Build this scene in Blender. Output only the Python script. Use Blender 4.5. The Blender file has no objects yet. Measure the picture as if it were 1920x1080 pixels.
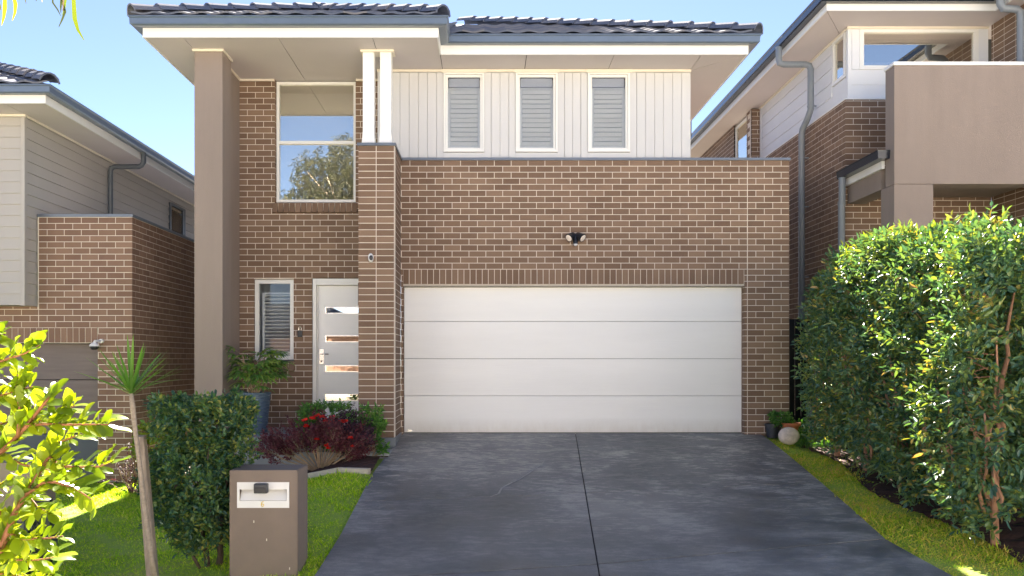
import bpy, bmesh, math, random
import numpy as np
from mathutils import Vector, Matrix

random.seed(7)
rng = np.random.default_rng(11)
R = math.radians
SC = bpy.context.scene
COL = SC.collection

# ------------------------------------------------------------------ camera, sky, sun, exposure
F = 1490.0                                   # focal length in pixels of a 1920 px wide frame
CZ = 1.04                                    # eye height above the garage floor
cam = bpy.data.cameras.new('camera')
cam.lens = F / 1920.0 * 36.0
cam.sensor_width = 36.0
cam.shift_x = 52 / 1920.0
cam.shift_y = 136 / 1920.0
cam.clip_end = 2000
camo = bpy.data.objects.new('camera', cam)
COL.objects.link(camo)
camo.location = (0, 0, CZ)
camo.rotation_euler = (R(90), 0, 0)
SC.camera = camo

SUN_EL, SUN_AZ = R(42), R(0)               # azimuth measured from +Y towards +X
world = bpy.data.worlds.new("World")
SC.world = world
world.use_nodes = True
nt = world.node_tree
bg = nt.nodes['Background']
sky = nt.nodes.new('ShaderNodeTexSky')
sky.sky_type = 'NISHITA'
sky.sun_disc = False
sky.sun_elevation = SUN_EL
sky.sun_rotation = SUN_AZ
sky.air_density = 0.5
sky.dust_density = 0.04
sky.ozone_density = 1.0
nt.links.new(sky.outputs[0], bg.inputs[0])
bg.inputs[1].default_value = 0.05

S = Vector((math.sin(SUN_AZ) * math.cos(SUN_EL), math.cos(SUN_AZ) * math.cos(SUN_EL), math.sin(SUN_EL)))
sun = bpy.data.lights.new('sun', 'SUN')
sun.energy = 5.0
sun.angle = R(0.5)
sun.color = (1.0, 0.95, 0.86)
suno = bpy.data.objects.new('sun', sun)
COL.objects.link(suno)
suno.rotation_euler = (-S).to_track_quat('-Z', 'Y').to_euler()
suno.location = (0, 0, 30)

SC.render.engine = 'CYCLES'
SC.view_settings.view_transform = 'Standard'
SC.view_settings.look = 'None'
SC.view_settings.exposure = 2.76
SC.view_settings.use_white_balance = True      # the photograph is balanced for open shade
SC.view_settings.white_balance_temperature = 6800
SC.view_settings.white_balance_tint = 14
SC.view_settings.gamma = 1
SC.view_settings.use_curve_mapping = False
SC.cycles.max_bounces = 10
SC.cycles.diffuse_bounces = 5
SC.cycles.transparent_max_bounces = 12


def PX(x, y, Y):
    """a measured point of the place: pixel (x, y) of the photo at distance Y"""
    return Vector(((x - 908) * Y / F, Y, CZ - (y - 676) * Y / F))


# ------------------------------------------------------------------ object helpers
WM = {}


def link(o, parent=None, world=None):
    COL.objects.link(o)
    w = world.copy() if world is not None else Matrix.Identity(4)
    if parent is not None:
        o.parent = parent
        o.matrix_parent_inverse = WM[parent.name].inverted()
    o.matrix_basis = w
    WM[o.name] = w
    return o


def tag(o, label=None, cat=None, group=None, kind=None):
    if label: o['label'] = label
    if cat: o['category'] = cat
    if group: o['group'] = group
    if kind: o['kind'] = kind
    return o


def thing(name, label, cat, loc=(0, 0, 0), group=None):
    o = bpy.data.objects.new(name, None)
    o.empty_display_size = 0.2
    link(o, None, Matrix.Translation(Vector(loc)))
    return tag(o, label, cat, group)


class MB:
    def __init__(s):
        s.v, s.f, s.a = [], [], []

    def poly(s, pts, val=0.0):
        b = len(s.v)
        s.v += [tuple(p) for p in pts]
        s.a += [val] * len(pts)
        s.f.append(tuple(range(b, b + len(pts))))

    def add(s, vs, fs, val=0.0):
        b = len(s.v)
        s.v += [tuple(p) for p in vs]
        s.a += [val] * len(vs)
        s.f += [tuple(i + b for i in f) for f in fs]

    def box(s, x0, x1, y0, y1, z0, z1, val=0.0):
        vs = [(x0, y0, z0), (x1, y0, z0), (x1, y1, z0), (x0, y1, z0), (x0, y0, z1), (x1, y0, z1), (x1, y1, z1), (x0, y1, z1)]
        fs = [(3, 2, 1, 0), (4, 5, 6, 7), (0, 1, 5, 4), (1, 2, 6, 5), (2, 3, 7, 6), (3, 0, 4, 7)]
        s.add(vs, fs, val)
        return s

    def tube(s, pts, rad, n=8, cap=True, val=0.0):
        pts = [Vector(p) for p in pts]
        if not isinstance(rad, (list, tuple)): rad = [rad] * len(pts)
        rings = []
        prev = None
        for i, p in enumerate(pts):
            a = pts[max(i - 1, 0)]; c = pts[min(i + 1, len(pts) - 1)]
            d = (c - a).normalized()
            if prev is None:
                u = d.orthogonal().normalized()
            else:
                u = (prev - d * prev.dot(d))
                u = u.normalized() if u.length > 1e-6 else d.orthogonal().normalized()
            prev = u
            w = d.cross(u)
            rings.append([p + (u * math.cos(t) + w * math.sin(t)) * rad[i] for t in [2 * math.pi * k / n for k in range(n)]])
        vs = [q for r in rings for q in r]
        fs = []
        for i in range(len(pts) - 1):
            for k in range(n):
                k2 = (k + 1) % n
                fs.append((i * n + k, i * n + k2, (i + 1) * n + k2, (i + 1) * n + k))
        if cap:
            fs.append(tuple(range(n - 1, -1, -1)))
            fs.append(tuple((len(pts) - 1) * n + k for k in range(n)))
        s.add(vs, fs, val)
        return s

    def lathe(s, prof, c=(0, 0, 0), n=24, val=0.0):
        vs, fs = [], []
        for r, z in prof:
            for k in range(n):
                t = 2 * math.pi * k / n
                vs.append((c[0] + r * math.cos(t), c[1] + r * math.sin(t), c[2] + z))
        m = len(prof)
        for i in range(m - 1):
            for k in range(n):
                k2 = (k + 1) % n
                fs.append((i * n + k, i * n + k2, (i + 1) * n + k2, (i + 1) * n + k))
        fs.append(tuple(range(n - 1, -1, -1)))
        fs.append(tuple((m - 1) * n + k for k in range(n)))
        s.add(vs, fs, val)
        return s

    def sweep(s, path, prof, closed_prof=True):
        """path: xy points, profile (outward offset, z); outward is the right hand of travel; mitred"""
        P = [Vector(p) for p in path]
        m = len(P)
        offs = []
        for i in range(m):
            d0 = (P[i] - P[i - 1]).normalized() if i > 0 else None
            d1 = (P[i + 1] - P[i]).normalized() if i < m - 1 else None
            if d0 is None: d0 = d1
            if d1 is None: d1 = d0
            n0 = Vector((d0.y, -d0.x)); n1 = Vector((d1.y, -d1.x))
            b = (n0 + n1)
            b = b / (b.dot(n0)) if b.length > 1e-6 else n0
            offs.append(b)
        vs = []
        for i in range(m):
            for o, z in prof:
                q = P[i] + offs[i] * o
                vs.append((q.x, q.y, z))
        k = len(prof)
        fs = []
        for i in range(m - 1):
            for j in range(k if closed_prof else k - 1):
                j2 = (j + 1) % k
                fs.append((i * k + j, i * k + j2, (i + 1) * k + j2, (i + 1) * k + j))
        if closed_prof:
            fs.append(tuple(range(k - 1, -1, -1)))
            fs.append(tuple((m - 1) * k + j for j in range(k)))
        s.add(vs, fs)
        return s

    def mesh(s, name, mat, bevel=0, smooth=False, attr=False):
        me = bpy.data.meshes.new(name)
        me.from_pydata(s.v, [], s.f)
        if attr:
            at = me.attributes.new('rv', 'FLOAT', 'POINT')
            at.data.foreach_set('value', s.a)
        bm = bmesh.new(); bm.from_mesh(me)
        bmesh.ops.recalc_face_normals(bm, faces=bm.faces)
        if bevel:
            bmesh.ops.bevel(bm, geom=list(bm.edges), offset=bevel, segments=2, affect='EDGES', profile=0.5)
        bm.to_mesh(me); bm.free()
        me.materials.append(mat)
        if smooth:
            for p in me.polygons: p.use_smooth = True
            if smooth == 'auto':
                try: me.set_sharp_from_angle(angle=R(35))
                except Exception: pass
        return me

    def obj(s, name, mat, parent=None, bevel=0, smooth=False, attr=False, world=None):
        return link(bpy.data.objects.new(name, s.mesh(name, mat, bevel, smooth, attr)), parent, world)


def B(name, parent, x0, x1, y0, y1, z0, z1, mat, bevel=0.0):
    return MB().box(x0, x1, y0, y1, z0, z1).obj(name, mat, parent, bevel)


# ------------------------------------------------------------------ materials
def newmat(name):
    m = bpy.data.materials.new(name)
    m.use_nodes = True
    t = m.node_tree
    return m, t, t.nodes['Principled BSDF']


def mathn(t, op, a, b=None):
    n = t.nodes.new('ShaderNodeMath'); n.operation = op
    for i, x in enumerate((a, b)):
        if x is None: continue
        if isinstance(x, (int, float)): n.inputs[i].default_value = x
        else: t.links.new(x, n.inputs[i])
    return n.outputs[0]


def noise(t, scale, detail=4, rough=0.6, vec=None, stretch=None):
    n = t.nodes.new('ShaderNodeTexNoise')
    n.inputs['Scale'].default_value = scale
    n.inputs['Detail'].default_value = detail
    n.inputs['Roughness'].default_value = rough
    if vec is None:
        g = t.nodes.new('ShaderNodeNewGeometry'); vec = g.outputs['Position']
    if stretch:
        mp = t.nodes.new('ShaderNodeMapping'); mp.inputs['Scale'].default_value = stretch
        t.links.new(vec, mp.inputs[0]); vec = mp.outputs[0]
    t.links.new(vec, n.inputs['Vector'])
    return n.outputs['Fac']


def ramp(t, fac, stops):
    r = t.nodes.new('ShaderNodeValToRGB')
    e = r.color_ramp.elements
    while len(e) < len(stops): e.new(0.5)
    for i, (p, c) in enumerate(stops):
        e[i].position = p; e[i].color = (*c, 1)
    t.links.new(fac, r.inputs[0])
    return r.outputs[0]


def bump(t, b, h, strength, dist=0.01):
    n = t.nodes.new('ShaderNodeBump')
    n.inputs['Strength'].default_value = strength
    n.inputs['Distance'].default_value = dist
    t.links.new(h, n.inputs['Height'])
    t.links.new(n.outputs[0], b.inputs['Normal'])


def sc(c, k): return tuple(min(1, x * k) for x in c)


def paint(name, c, rough=0.5, var=0.06, scale=3.0, bmp=0.05, bscale=120, metal=0.0, stretch=None):
    m, t, b = newmat(name)
    f = noise(t, scale, 5, 0.65, stretch=stretch)
    t.links.new(ramp(t, f, [(0.25, sc(c, 1 - var)), (0.75, sc(c, 1 + var))]), b.inputs['Base Color'])
    b.inputs['Roughness'].default_value = rough
    b.inputs['Metallic'].default_value = metal
    if bmp:
        bump(t, b, noise(t, bscale, 3), bmp, 0.004)
    return m


def door_mat():
    m, t, b = newmat('garage_door_white')
    f = noise(t, 0.9, 5, 0.65, stretch=(0.3, 1, 2.0))
    g = t.nodes.new('ShaderNodeNewGeometry')
    sp = t.nodes.new('ShaderNodeSeparateXYZ'); t.links.new(g.outputs['Position'], sp.inputs[0])
    d = t.nodes.new('ShaderNodeMapRange'); d.inputs['From Min'].default_value = 0.22; d.inputs['From Max'].default_value = 0.0
    t.links.new(sp.outputs['Z'], d.inputs['Value'])
    k = mathn(t, 'MULTIPLY', mathn(t, 'MULTIPLY', d.outputs[0], noise(t, 9, 5, 0.7, stretch=(1, 1, 0.3))), 0.75)
    mx = t.nodes.new('ShaderNodeMixRGB'); t.links.new(k, mx.inputs[0])
    t.links.new(ramp(t, f, [(0.3, (0.80, 0.80, 0.78)), (0.7, (0.86, 0.86, 0.84))]), mx.inputs[1]); mx.inputs[2].default_value = (0.45, 0.38, 0.30, 1)
    t.links.new(mx.outputs[0], b.inputs['Base Color']); b.inputs['Roughness'].default_value = 0.38
    bump(t, b, noise(t, 26, 5, 0.6, stretch=(0.10, 1, 2.4)), 0.5, 0.004)
    return m


def brick_mat(name, cols):
    m, t, b = newmat(name)
    oi = t.nodes.new('ShaderNodeObjectInfo')
    at = t.nodes.new('ShaderNodeAttribute'); at.attribute_name = 'rv'
    r = mathn(t, 'FRACT', mathn(t, 'ADD', oi.outputs['Random'], at.outputs['Fac']))
    n1 = noise(t, 45, 4)
    n2 = noise(t, 2.2, 3)
    f = mathn(t, 'ADD', mathn(t, 'ADD', mathn(t, 'MULTIPLY', r, 0.48), 0.07), mathn(t, 'MULTIPLY', n1, 0.22))
    f = mathn(t, 'ADD', f, mathn(t, 'MULTIPLY', n2, 0.38))
    n = len(cols)
    t.links.new(ramp(t, f, [(0.15 + 0.75 * i / (n - 1), c) for i, c in enumerate(cols)]), b.inputs['Base Color'])
    b.inputs['Roughness'].default_value = 0.85
    bump(t, b, noise(t, 160, 3), 0.35, 0.004)
    return m


M = {}
M['brick'] = brick_mat('brown_brick', [(0.130, 0.078, 0.050), (0.170, 0.105, 0.068), (0.205, 0.130, 0.086), (0.255, 0.166, 0.112)])
M['brick_red'] = brick_mat('reddish_brown_brick', [(0.155, 0.085, 0.058), (0.195, 0.112, 0.077), (0.23, 0.138, 0.095), (0.275, 0.17, 0.12)])
M['mortar'] = paint('cream_mortar', (0.70, 0.62, 0.53), 0.9, 0.08, 8, 0.3, 200)
M['render'] = paint('taupe_render', (0.275, 0.222, 0.190), 0.85, 0.085, 2.2, 0.8, 110, stretch=(1.5, 1.5, 0.22))
M['render_mail'] = paint('mailbox_render', (0.225, 0.175, 0.14), 0.85, 0.07, 4, 0.6, 260)
M['soffit'] = paint('soffit_paint', (0.62, 0.565, 0.56), 0.7, 0.04, 1.0, 0.05)
M['cream'] = paint('cream_moulding', (0.78, 0.72, 0.60), 0.5, 0.03)
M['white'] = paint('white_paint', (0.84, 0.84, 0.82), 0.45, 0.025, 1.5, 0.04)
M['white_frame'] = paint('white_powdercoat', (0.8, 0.8, 0.77), 0.35, 0.02)
M['clad'] = paint('off_white_cladding', (0.60, 0.60, 0.60), 0.6, 0.03, 1.5, 0.15, 60, stretch=(1, 1, 0.1))
M['door'] = door_mat()
M['cap'] = paint('blue_grey_capping', (0.155, 0.18, 0.215), 0.35, 0.06, 6, 0.02, 60, metal=0.3)
M['gutter'] = paint('slate_gutter', (0.15, 0.19, 0.24), 0.3, 0.08, 5, 0.02, 60, metal=0.3)
M['gutter_dark'] = paint('black_gutter', (0.025, 0.032, 0.045), 0.22, 0.06, 5, 0.02, 60, metal=0.2)
M['pipe'] = paint('grey_downpipe', (0.215, 0.245, 0.275), 0.45, 0.08, 5, 0.05, 60)
M['pipe_dark'] = paint('dark_downpipe', (0.085, 0.10, 0.115), 0.4, 0.08, 5, 0.05, 60)
M['tile'] = brick_mat('roof_tile', [(0.075, 0.095, 0.15), (0.10, 0.12, 0.175), (0.14, 0.155, 0.20), (0.20, 0.195, 0.21)])
M['tile'].node_tree.nodes['Principled BSDF'].inputs['Specular IOR Level'].default_value = 0.2
M['roofing'] = paint('roof_sheet', (0.06, 0.07, 0.09), 0.8, 0.1, 2, 0.3)
M['board_grey'] = paint('grey_weatherboard', (0.44, 0.415, 0.385), 0.6, 0.04, 2, 0.1, stretch=(1, 1, 0.3))
M['board_white'] = paint('white_weatherboard', (0.72, 0.74, 0.76), 0.6, 0.03, 2, 0.1)
M['dark'] = paint('dark_interior', (0.02, 0.02, 0.022), 0.9, 0.1)
M['room'] = paint('room_wall', (0.6, 0.58, 0.55), 0.9, 0.1)
M['louvre'] = paint('white_louvre', (0.88, 0.79, 0.70), 0.5, 0.02)
M['black'] = paint('black_plastic', (0.018, 0.02, 0.026), 0.35, 0.1)
M['charcoal'] = paint('charcoal_plastic', (0.04, 0.045, 0.055), 0.4, 0.1)
M['fence'] = paint('black_fence', (0.012, 0.014, 0.02), 0.5, 0.1)
M['white_plastic'] = paint('white_plastic', (0.78, 0.78, 0.77), 0.3, 0.02)
M['chrome'] = paint('brushed_metal', (0.75, 0.73, 0.70), 0.25, 0.03, metal=1.0)
M['yellow'] = paint('faded_gold', (0.75, 0.55, 0.12), 0.6, 0.15, 80)
M['terracotta'] = paint('terracotta', (0.42, 0.13, 0.055), 0.85, 0.12, 25, 0.2)
M['bluepot'] = paint('blue_glazed_pot', (0.075, 0.115, 0.165), 0.5, 0.12, 12, 0.05)
M['timber'] = paint('weathered_timber', (0.33, 0.26, 0.20), 0.9, 0.35, 14, 0.7, 60, stretch=(3, 3, 0.25))
M['stone'] = paint('pale_carved_stone', (0.62, 0.52, 0.45), 0.9, 0.30, 18, 0.9, 22)
M['edging'] = paint('concrete_edging', (0.50, 0.44, 0.36), 0.9, 0.15, 12, 0.4)
M['slabconc'] = paint('porch_concrete', (0.26, 0.28, 0.30), 0.7, 0.12, 5, 0.2)
M['bark'] = paint('pink_brown_bark', (0.46, 0.24, 0.15), 0.85, 0.35, 20, 0.6, 60)
M['bark_dark'] = paint('dark_bark', (0.09, 0.065, 0.05), 0.9, 0.35, 20, 0.6, 60)
M['bark_pale'] = paint('pale_trunk', (0.36, 0.29, 0.22), 0.85, 0.3, 26, 0.6, 60, stretch=(1, 1, 2))
M['twig'] = paint('dry_twig', (0.33, 0.24, 0.16), 0.85, 0.3, 20, 0.3)
M['twig_red'] = paint('red_twig', (0.30, 0.12, 0.05), 0.7, 0.3, 20, 0.2)
M['mulch'] = paint('dark_red_mulch', (0.06, 0.025, 0.018), 0.95, 0.6, 40, 1.0, 30)
M['road'] = paint('concrete_road', (0.48, 0.45, 0.41), 0.9, 0.15, 3, 0.4)
M['path'] = paint('concrete_footpath', (0.56, 0.53, 0.48), 0.9, 0.1, 2, 0.3)
M['reflection_plinth'] = paint('slate_reflection_and_plinth', (0.075, 0.095, 0.11), 0.5, 0.05)
M['mesh_green'] = paint('dark_green_plastic', (0.012, 0.025, 0.02), 0.5, 0.1)


def driveway_mat():
    m, t, b = newmat('dark_stencilled_concrete')
    st = noise(t, 2.6, 11, 0.78, stretch=(0.75, 1.35, 1))
    st2 = noise(t, 13.0, 7, 0.75, stretch=(0.5, 1.9, 1))
    big = noise(t, 0.7, 4, 0.6)
    fine = noise(t, 160, 3, 0.7)
    g = t.nodes.new('ShaderNodeNewGeometry')
    sp = t.nodes.new('ShaderNodeSeparateXYZ'); t.links.new(g.outputs['Position'], sp.inputs[0])

    def mr(v, a, b_, c=0.0, d=1.0):
        n = t.nodes.new('ShaderNodeMapRange'); n.interpolation_type = 'SMOOTHSTEP'
        t.links.new(v, n.inputs['Value'])
        for k, x in (('From Min', a), ('From Max', b_), ('To Min', c), ('To Max', d)): n.inputs[k].default_value = x
        return n.outputs[0]
    near = mr(sp.outputs['Y'], 6.0, 10.3, 0.22, 1.0)      # chalky tyre wear lies nearer the garage
    chalk = mr(mathn(t, 'ADD', mathn(t, 'MULTIPLY', st, 0.5), mathn(t, 'MULTIPLY', st2, 0.5)), 0.485, 0.56)
    chalk = mathn(t, 'MULTIPLY', mathn(t, 'MULTIPLY', chalk, near), mr(big, 0.40, 0.54, 0.35, 1.0))
    basec = ramp(t, mathn(t, 'ADD', mathn(t, 'MULTIPLY', st, 0.5), mathn(t, 'MULTIPLY', big, 0.5)), [(0.38, (0.088, 0.095, 0.102)), (0.5, (0.170, 0.174, 0.178)), (0.62, (0.30, 0.295, 0.285))])
    mx = t.nodes.new('ShaderNodeMixRGB'); t.links.new(mathn(t, 'MULTIPLY', chalk, 0.95), mx.inputs[0])
    t.links.new(basec, mx.inputs[1]); mx.inputs[2].default_value = (0.50, 0.47, 0.43, 1)
    mx2 = t.nodes.new('ShaderNodeMixRGB'); mx2.blend_type = 'MULTIPLY'; mx2.inputs[0].default_value = 1
    t.links.new(mx.outputs[0], mx2.inputs[1]); t.links.new(ramp(t, fine, [(0.3, (0.72, 0.72, 0.72)), (0.7, (1.2, 1.2, 1.2))]), mx2.inputs[2])
    t.links.new(mx2.outputs[0], b.inputs['Base Color'])
    t.links.new(mr(st, 0.35, 0.65, 0.36, 0.7), b.inputs['Roughness'])
    bump(t, b, noise(t, 60, 7, 0.75), 0.45, 0.005)
    return m


M['drive'] = driveway_mat()
M['drive_joint'] = paint('joint_filler', (0.012, 0.012, 0.013), 0.9)
M['door_gap'] = paint('door_gap_grey', (0.22, 0.22, 0.22), 0.8)


def ground_mat():
    m, t, b = newmat('turf_soil')
    f = noise(t, 1.3, 5, 0.6)
    f2 = noise(t, 40, 4, 0.7)
    ff = mathn(t, 'ADD', mathn(t, 'MULTIPLY', f, 0.55), mathn(t, 'MULTIPLY', f2, 0.45))
    t.links.new(ramp(t, ff, [(0.35, (0.26, 0.44, 0.05)), (0.5, (0.36, 0.52, 0.07)), (0.68, (0.50, 0.50, 0.14))]), b.inputs['Base Color'])
    b.inputs['Roughness'].default_value = 0.95
    bump(t, b, f2, 1.0, 0.03)
    return m


M['ground'] = ground_mat()


def leafmat(name, cols, trans=0.35, tcol=None, rough=0.4, attr='rv', vscale=1.7, spec=0.5):
    """leaf: colour from a per-leaf value and a slow drift over the plant; light also passes through"""
    m, t, b = newmat(name)
    at = t.nodes.new('ShaderNodeAttribute'); at.attribute_name = attr
    oi = t.nodes.new('ShaderNodeObjectInfo')
    n = noise(t, vscale, 2)
    f = mathn(t, 'ADD', mathn(t, 'MULTIPLY', mathn(t, 'FRACT', mathn(t, 'ADD', at.outputs['Fac'], oi.outputs['Random'])), 0.8), mathn(t, 'MULTIPLY', mathn(t, 'SUBTRACT', n, 0.4), 0.5))
    k = len(cols)
    col = ramp(t, f, [(0.05 + 0.9 * i / (k - 1), c) for i, c in enumerate(cols)])
    t.links.new(col, b.inputs['Base Color'])
    b.inputs['Roughness'].default_value = rough
    b.inputs['Specular IOR Level'].default_value = spec
    tr = t.nodes.new('ShaderNodeBsdfTranslucent')
    mix = t.nodes.new('ShaderNodeMixRGB'); mix.blend_type = 'MULTIPLY'; mix.inputs[0].default_value = 1
    t.links.new(col, mix.inputs[1]); mix.inputs[2].default_value = (*(tcol or (1.6, 1.8, 0.5)), 1)
    t.links.new(mix.outputs[0], tr.inputs[0])
    ms = t.nodes.new('ShaderNodeMixShader'); ms.inputs[0].default_value = trans
    t.links.new(b.outputs[0], ms.inputs[1]); t.links.new(tr.outputs[0], ms.inputs[2])
    t.links.new(ms.outputs[0], t.nodes['Material Output'].inputs[0])
    return m


M['leaf_hedge'] = leafmat('hedge_leaf', [(0.045, 0.125, 0.10), (0.07, 0.165, 0.11), (0.095, 0.20, 0.10), (0.125, 0.23, 0.09), (0.16, 0.25, 0.07), (0.25, 0.28, 0.06), (0.50, 0.27, 0.10)], 0.24, (1.8, 1.7, 0.5), 0.38, spec=0.7)
M['leaf_box'] = leafmat('box_shrub_leaf', [(0.028, 0.085, 0.07), (0.045, 0.12, 0.08), (0.07, 0.15, 0.07), (0.10, 0.19, 0.06), (0.17, 0.23, 0.06), (0.50, 0.42, 0.12)], 0.3, (1.8, 2.0, 0.5), 0.32)
M['leaf_lime'] = leafmat('lime_leaf', [(0.12, 0.20, 0.02), (0.18, 0.27, 0.02), (0.26, 0.34, 0.02), (0.34, 0.40, 0.03)], 0.45, (1.4, 1.3, 0.2), 0.3)
M['leaf_green'] = leafmat('green_leaf', [(0.04, 0.13, 0.035), (0.07, 0.19, 0.04), (0.11, 0.26, 0.05), (0.20, 0.38, 0.07)], 0.35, None, 0.4)
M['leaf_palm'] = leafmat('palm_leaf', [(0.07, 0.17, 0.05), (0.11, 0.25, 0.06), (0.20, 0.33, 0.07), (0.36, 0.44, 0.12)], 0.3, None, 0.4)
M['leaf_drac'] = leafmat('dracaena_leaf', [(0.08, 0.19, 0.04), (0.13, 0.28, 0.045), (0.22, 0.38, 0.05)], 0.35, (1.8, 1.9, 0.4), 0.38)
M['leaf_purple'] = leafmat('purple_leaf', [(0.085, 0.025, 0.035), (0.125, 0.036, 0.05), (0.18, 0.055, 0.07), (0.26, 0.11, 0.10)], 0.3, (1.8, 0.8, 0.9), 0.5)
M['leaf_darkpurple'] = leafmat('dark_purple_leaf', [(0.035, 0.018, 0.035), (0.055, 0.025, 0.045), (0.09, 0.035, 0.06)], 0.2, (1.5, 0.9, 1.0), 0.5)
M['leaf_gum'] = leafmat('gum_leaf', [(0.025, 0.035, 0.015), (0.04, 0.05, 0.018), (0.07, 0.07, 0.025), (0.11, 0.10, 0.04)], 0.4, (1.8, 1.7, 0.6), 0.45)
M['leaf_autumn'] = leafmat('yellow_gum_leaf', [(0.06, 0.10, 0.015), (0.12, 0.15, 0.015), (0.26, 0.21, 0.02), (0.34, 0.15, 0.03)], 0.5, (1.6, 1.5, 0.6), 0.4)
M['petal_red'] = leafmat('red_petal', [(0.60, 0.015, 0.01), (0.78, 0.03, 0.015), (0.85, 0.06, 0.03)], 0.35, (1.2, 0.8, 0.8), 0.5)
M['grass'] = leafmat('grass_blade', [(0.14, 0.36, 0.02), (0.34, 0.62, 0.035), (0.50, 0.74, 0.045), (0.68, 0.82, 0.10), (0.88, 0.86, 0.42)], 0.5, (1.7, 1.5, 0.4), 0.5, vscale=0.9)
M['grass_dry'] = leafmat('drying_grass_blade', [(0.22, 0.48, 0.03), (0.48, 0.68, 0.04), (0.72, 0.72, 0.09), (0.84, 0.68, 0.20), (0.66, 0.38, 0.13)], 0.35, (1.5, 1.4, 0.5), 0.6, vscale=1.6)


def glass_mat(name, refl=0.5, tint=(0.85, 0.9, 0.95), gcol=(1.0, 0.94, 0.86)):
    m, t, b = newmat(name)
    t.nodes.remove(b)
    g = t.nodes.new('ShaderNodeBsdfGlossy'); g.inputs['Roughness'].default_value = 0.01
    g.inputs['Color'].default_value = (*gcol, 1)
    tr = t.nodes.new('ShaderNodeBsdfTransparent'); tr.inputs[0].default_value = (*tint, 1)
    ly = t.nodes.new('ShaderNodeLayerWeight'); ly.inputs[0].default_value = 0.3
    f = mathn(t, 'MAXIMUM', refl, ly.outputs['Fresnel'])
    wn = noise(t, 1.1, 1)
    bp = t.nodes.new('ShaderNodeBump'); bp.inputs['Strength'].default_value = 0.03; bp.inputs['Distance'].default_value = 0.02
    t.links.new(wn, bp.inputs['Height']); t.links.new(bp.outputs[0], g.inputs['Normal'])
    ms = t.nodes.new('ShaderNodeMixShader')
    t.links.new(f, ms.inputs[0]); t.links.new(tr.outputs[0], ms.inputs[1]); t.links.new(g.outputs[0], ms.inputs[2])
    t.links.new(ms.outputs[0], t.nodes['Material Output'].inputs[0])
    return m


M['glass'] = glass_mat('window_glass', 0.03)
M['glass_mirror'] = glass_mat('tinted_reflective_glass', 0.62, (0.8, 0.8, 0.82), (1.0, 0.95, 0.84))

M['glass_stair'] = glass_mat('stair_glass', 0.46, (0.95, 0.95, 0.95), (1.0, 0.97, 0.86))
# ------------------------------------------------------------------ ground shape
def sstep(a, b, x):
    t = np.clip((np.asarray(x, float) - a) / (b - a), 0, 1)
    return t * t * (3 - 2 * t)


def pz(Y):
    Y = np.asarray(Y, float)
    return np.where(Y > 11.4, 0.0, np.where(Y > 5.5, -0.11 * (11.4 - Y), -0.649 - (5.5 - np.maximum(Y, -3)) * 0.03))


def gz(X, Y):
    t = sstep(-1.45, -3.3, X) if False else 1 - sstep(-3.3, -1.45, X)
    return pz(Y) * (1 - t) + t * np.minimum(-0.66, pz(Y) * 0 - 0.66) - 0.03


def structure(o):
    o['kind'] = 'structure'
    return o


xs = np.concatenate([np.arange(-300, -8, 20), np.arange(-8, 8.01, 0.2), np.arange(10, 301, 20)])
ys = np.concatenate([np.arange(-300, -4, 20), np.arange(-4, 12.01, 0.2), np.arange(14, 301, 20)])
gm = MB()
XX, YY = np.meshgrid(xs, ys)
ZZ = gz(XX, YY)
gm.v = [tuple(p) for p in np.stack([XX.ravel(), YY.ravel(), ZZ.ravel()], 1)]
gm.a = [0] * len(gm.v)
nx = len(xs)
gm.f = [(j * nx + i, j * nx + i + 1, (j + 1) * nx + i + 1, (j + 1) * nx + i) for j in range(len(ys) - 1) for i in range(nx - 1)]
go = structure(gm.obj('ground', M['ground'], smooth=True))
M['dry_soil'] = paint('dry_pale_soil', (0.27, 0.245, 0.19), 0.95, 0.25, 1.2, 0.6)
go.data.materials.append(M['dry_soil'])
for p_ in go.data.polygons:
    if not (4.6 < p_.center.y < 12.5 and -9 < p_.center.x < 8): p_.material_index = 1

# street in front of the houses (behind the camera; it lights and is mirrored)
zr = float(pz(-2.5)) 
M['verge'] = paint('dry_pale_verge', (0.46, 0.42, 0.33), 0.95, 0.2, 1.5, 0.5)
structure(B('street_verge', None, -60, -2.25, -2.85, 1.36, float(pz(2)) - 0.2, float(pz(2)) + 0.03, M['verge']))
structure(B('street_verge', None, 4.65, 60, -2.85, 1.36, float(pz(2)) - 0.2, float(pz(2)) + 0.03, M['verge']))
structure(B('far_verge', None, -60, 60, -11.78, -10.52, zr - 0.2, zr + 0.06, M['verge']))
structure(B('far_yard', None, -60, 60, -16.4, -13.22, zr - 0.2, zr + 0.02, M['verge']))
structure(B('footpath', None, -60, 60, 1.4, 2.9, float(pz(2)) - 0.1, float(pz(2)) + 0.045, M['path']))
structure(B('road', None, -60, 60, -10.2, -3.2, zr - 0.4, zr - 0.005, M['road']))
structure(B('kerb', None, -60, 60, -3.2, -2.9, zr - 0.4, zr + 0.10, M['path'], 0.02))
structure(B('far_kerb', None, -60, 60, -10.5, -10.2, zr - 0.4, zr + 0.10, M['path'], 0.02))
structure(B('far_footpath', None, -60, 60, -13.2, -11.8, zr - 0.2, zr + 0.03, M['path']))

# driveway: six cast slabs over a dark bed
DL = [(-1.16, 11.42), (-1.17, 11.0), (-1.28, 9.1), (-1.26, 7.0), (-1.285, 6.0), (-1.42, 4.6), (-1.6, 3.0)]
DR = [(3.93, 11.3), (3.93, 11.05), (3.83, 9.97), (3.69, 8.70), (3.57, 7.68), (3.46, 6.86), (3.54, 6.02), (3.8, 4.6), (4.1, 3.0)]


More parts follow.
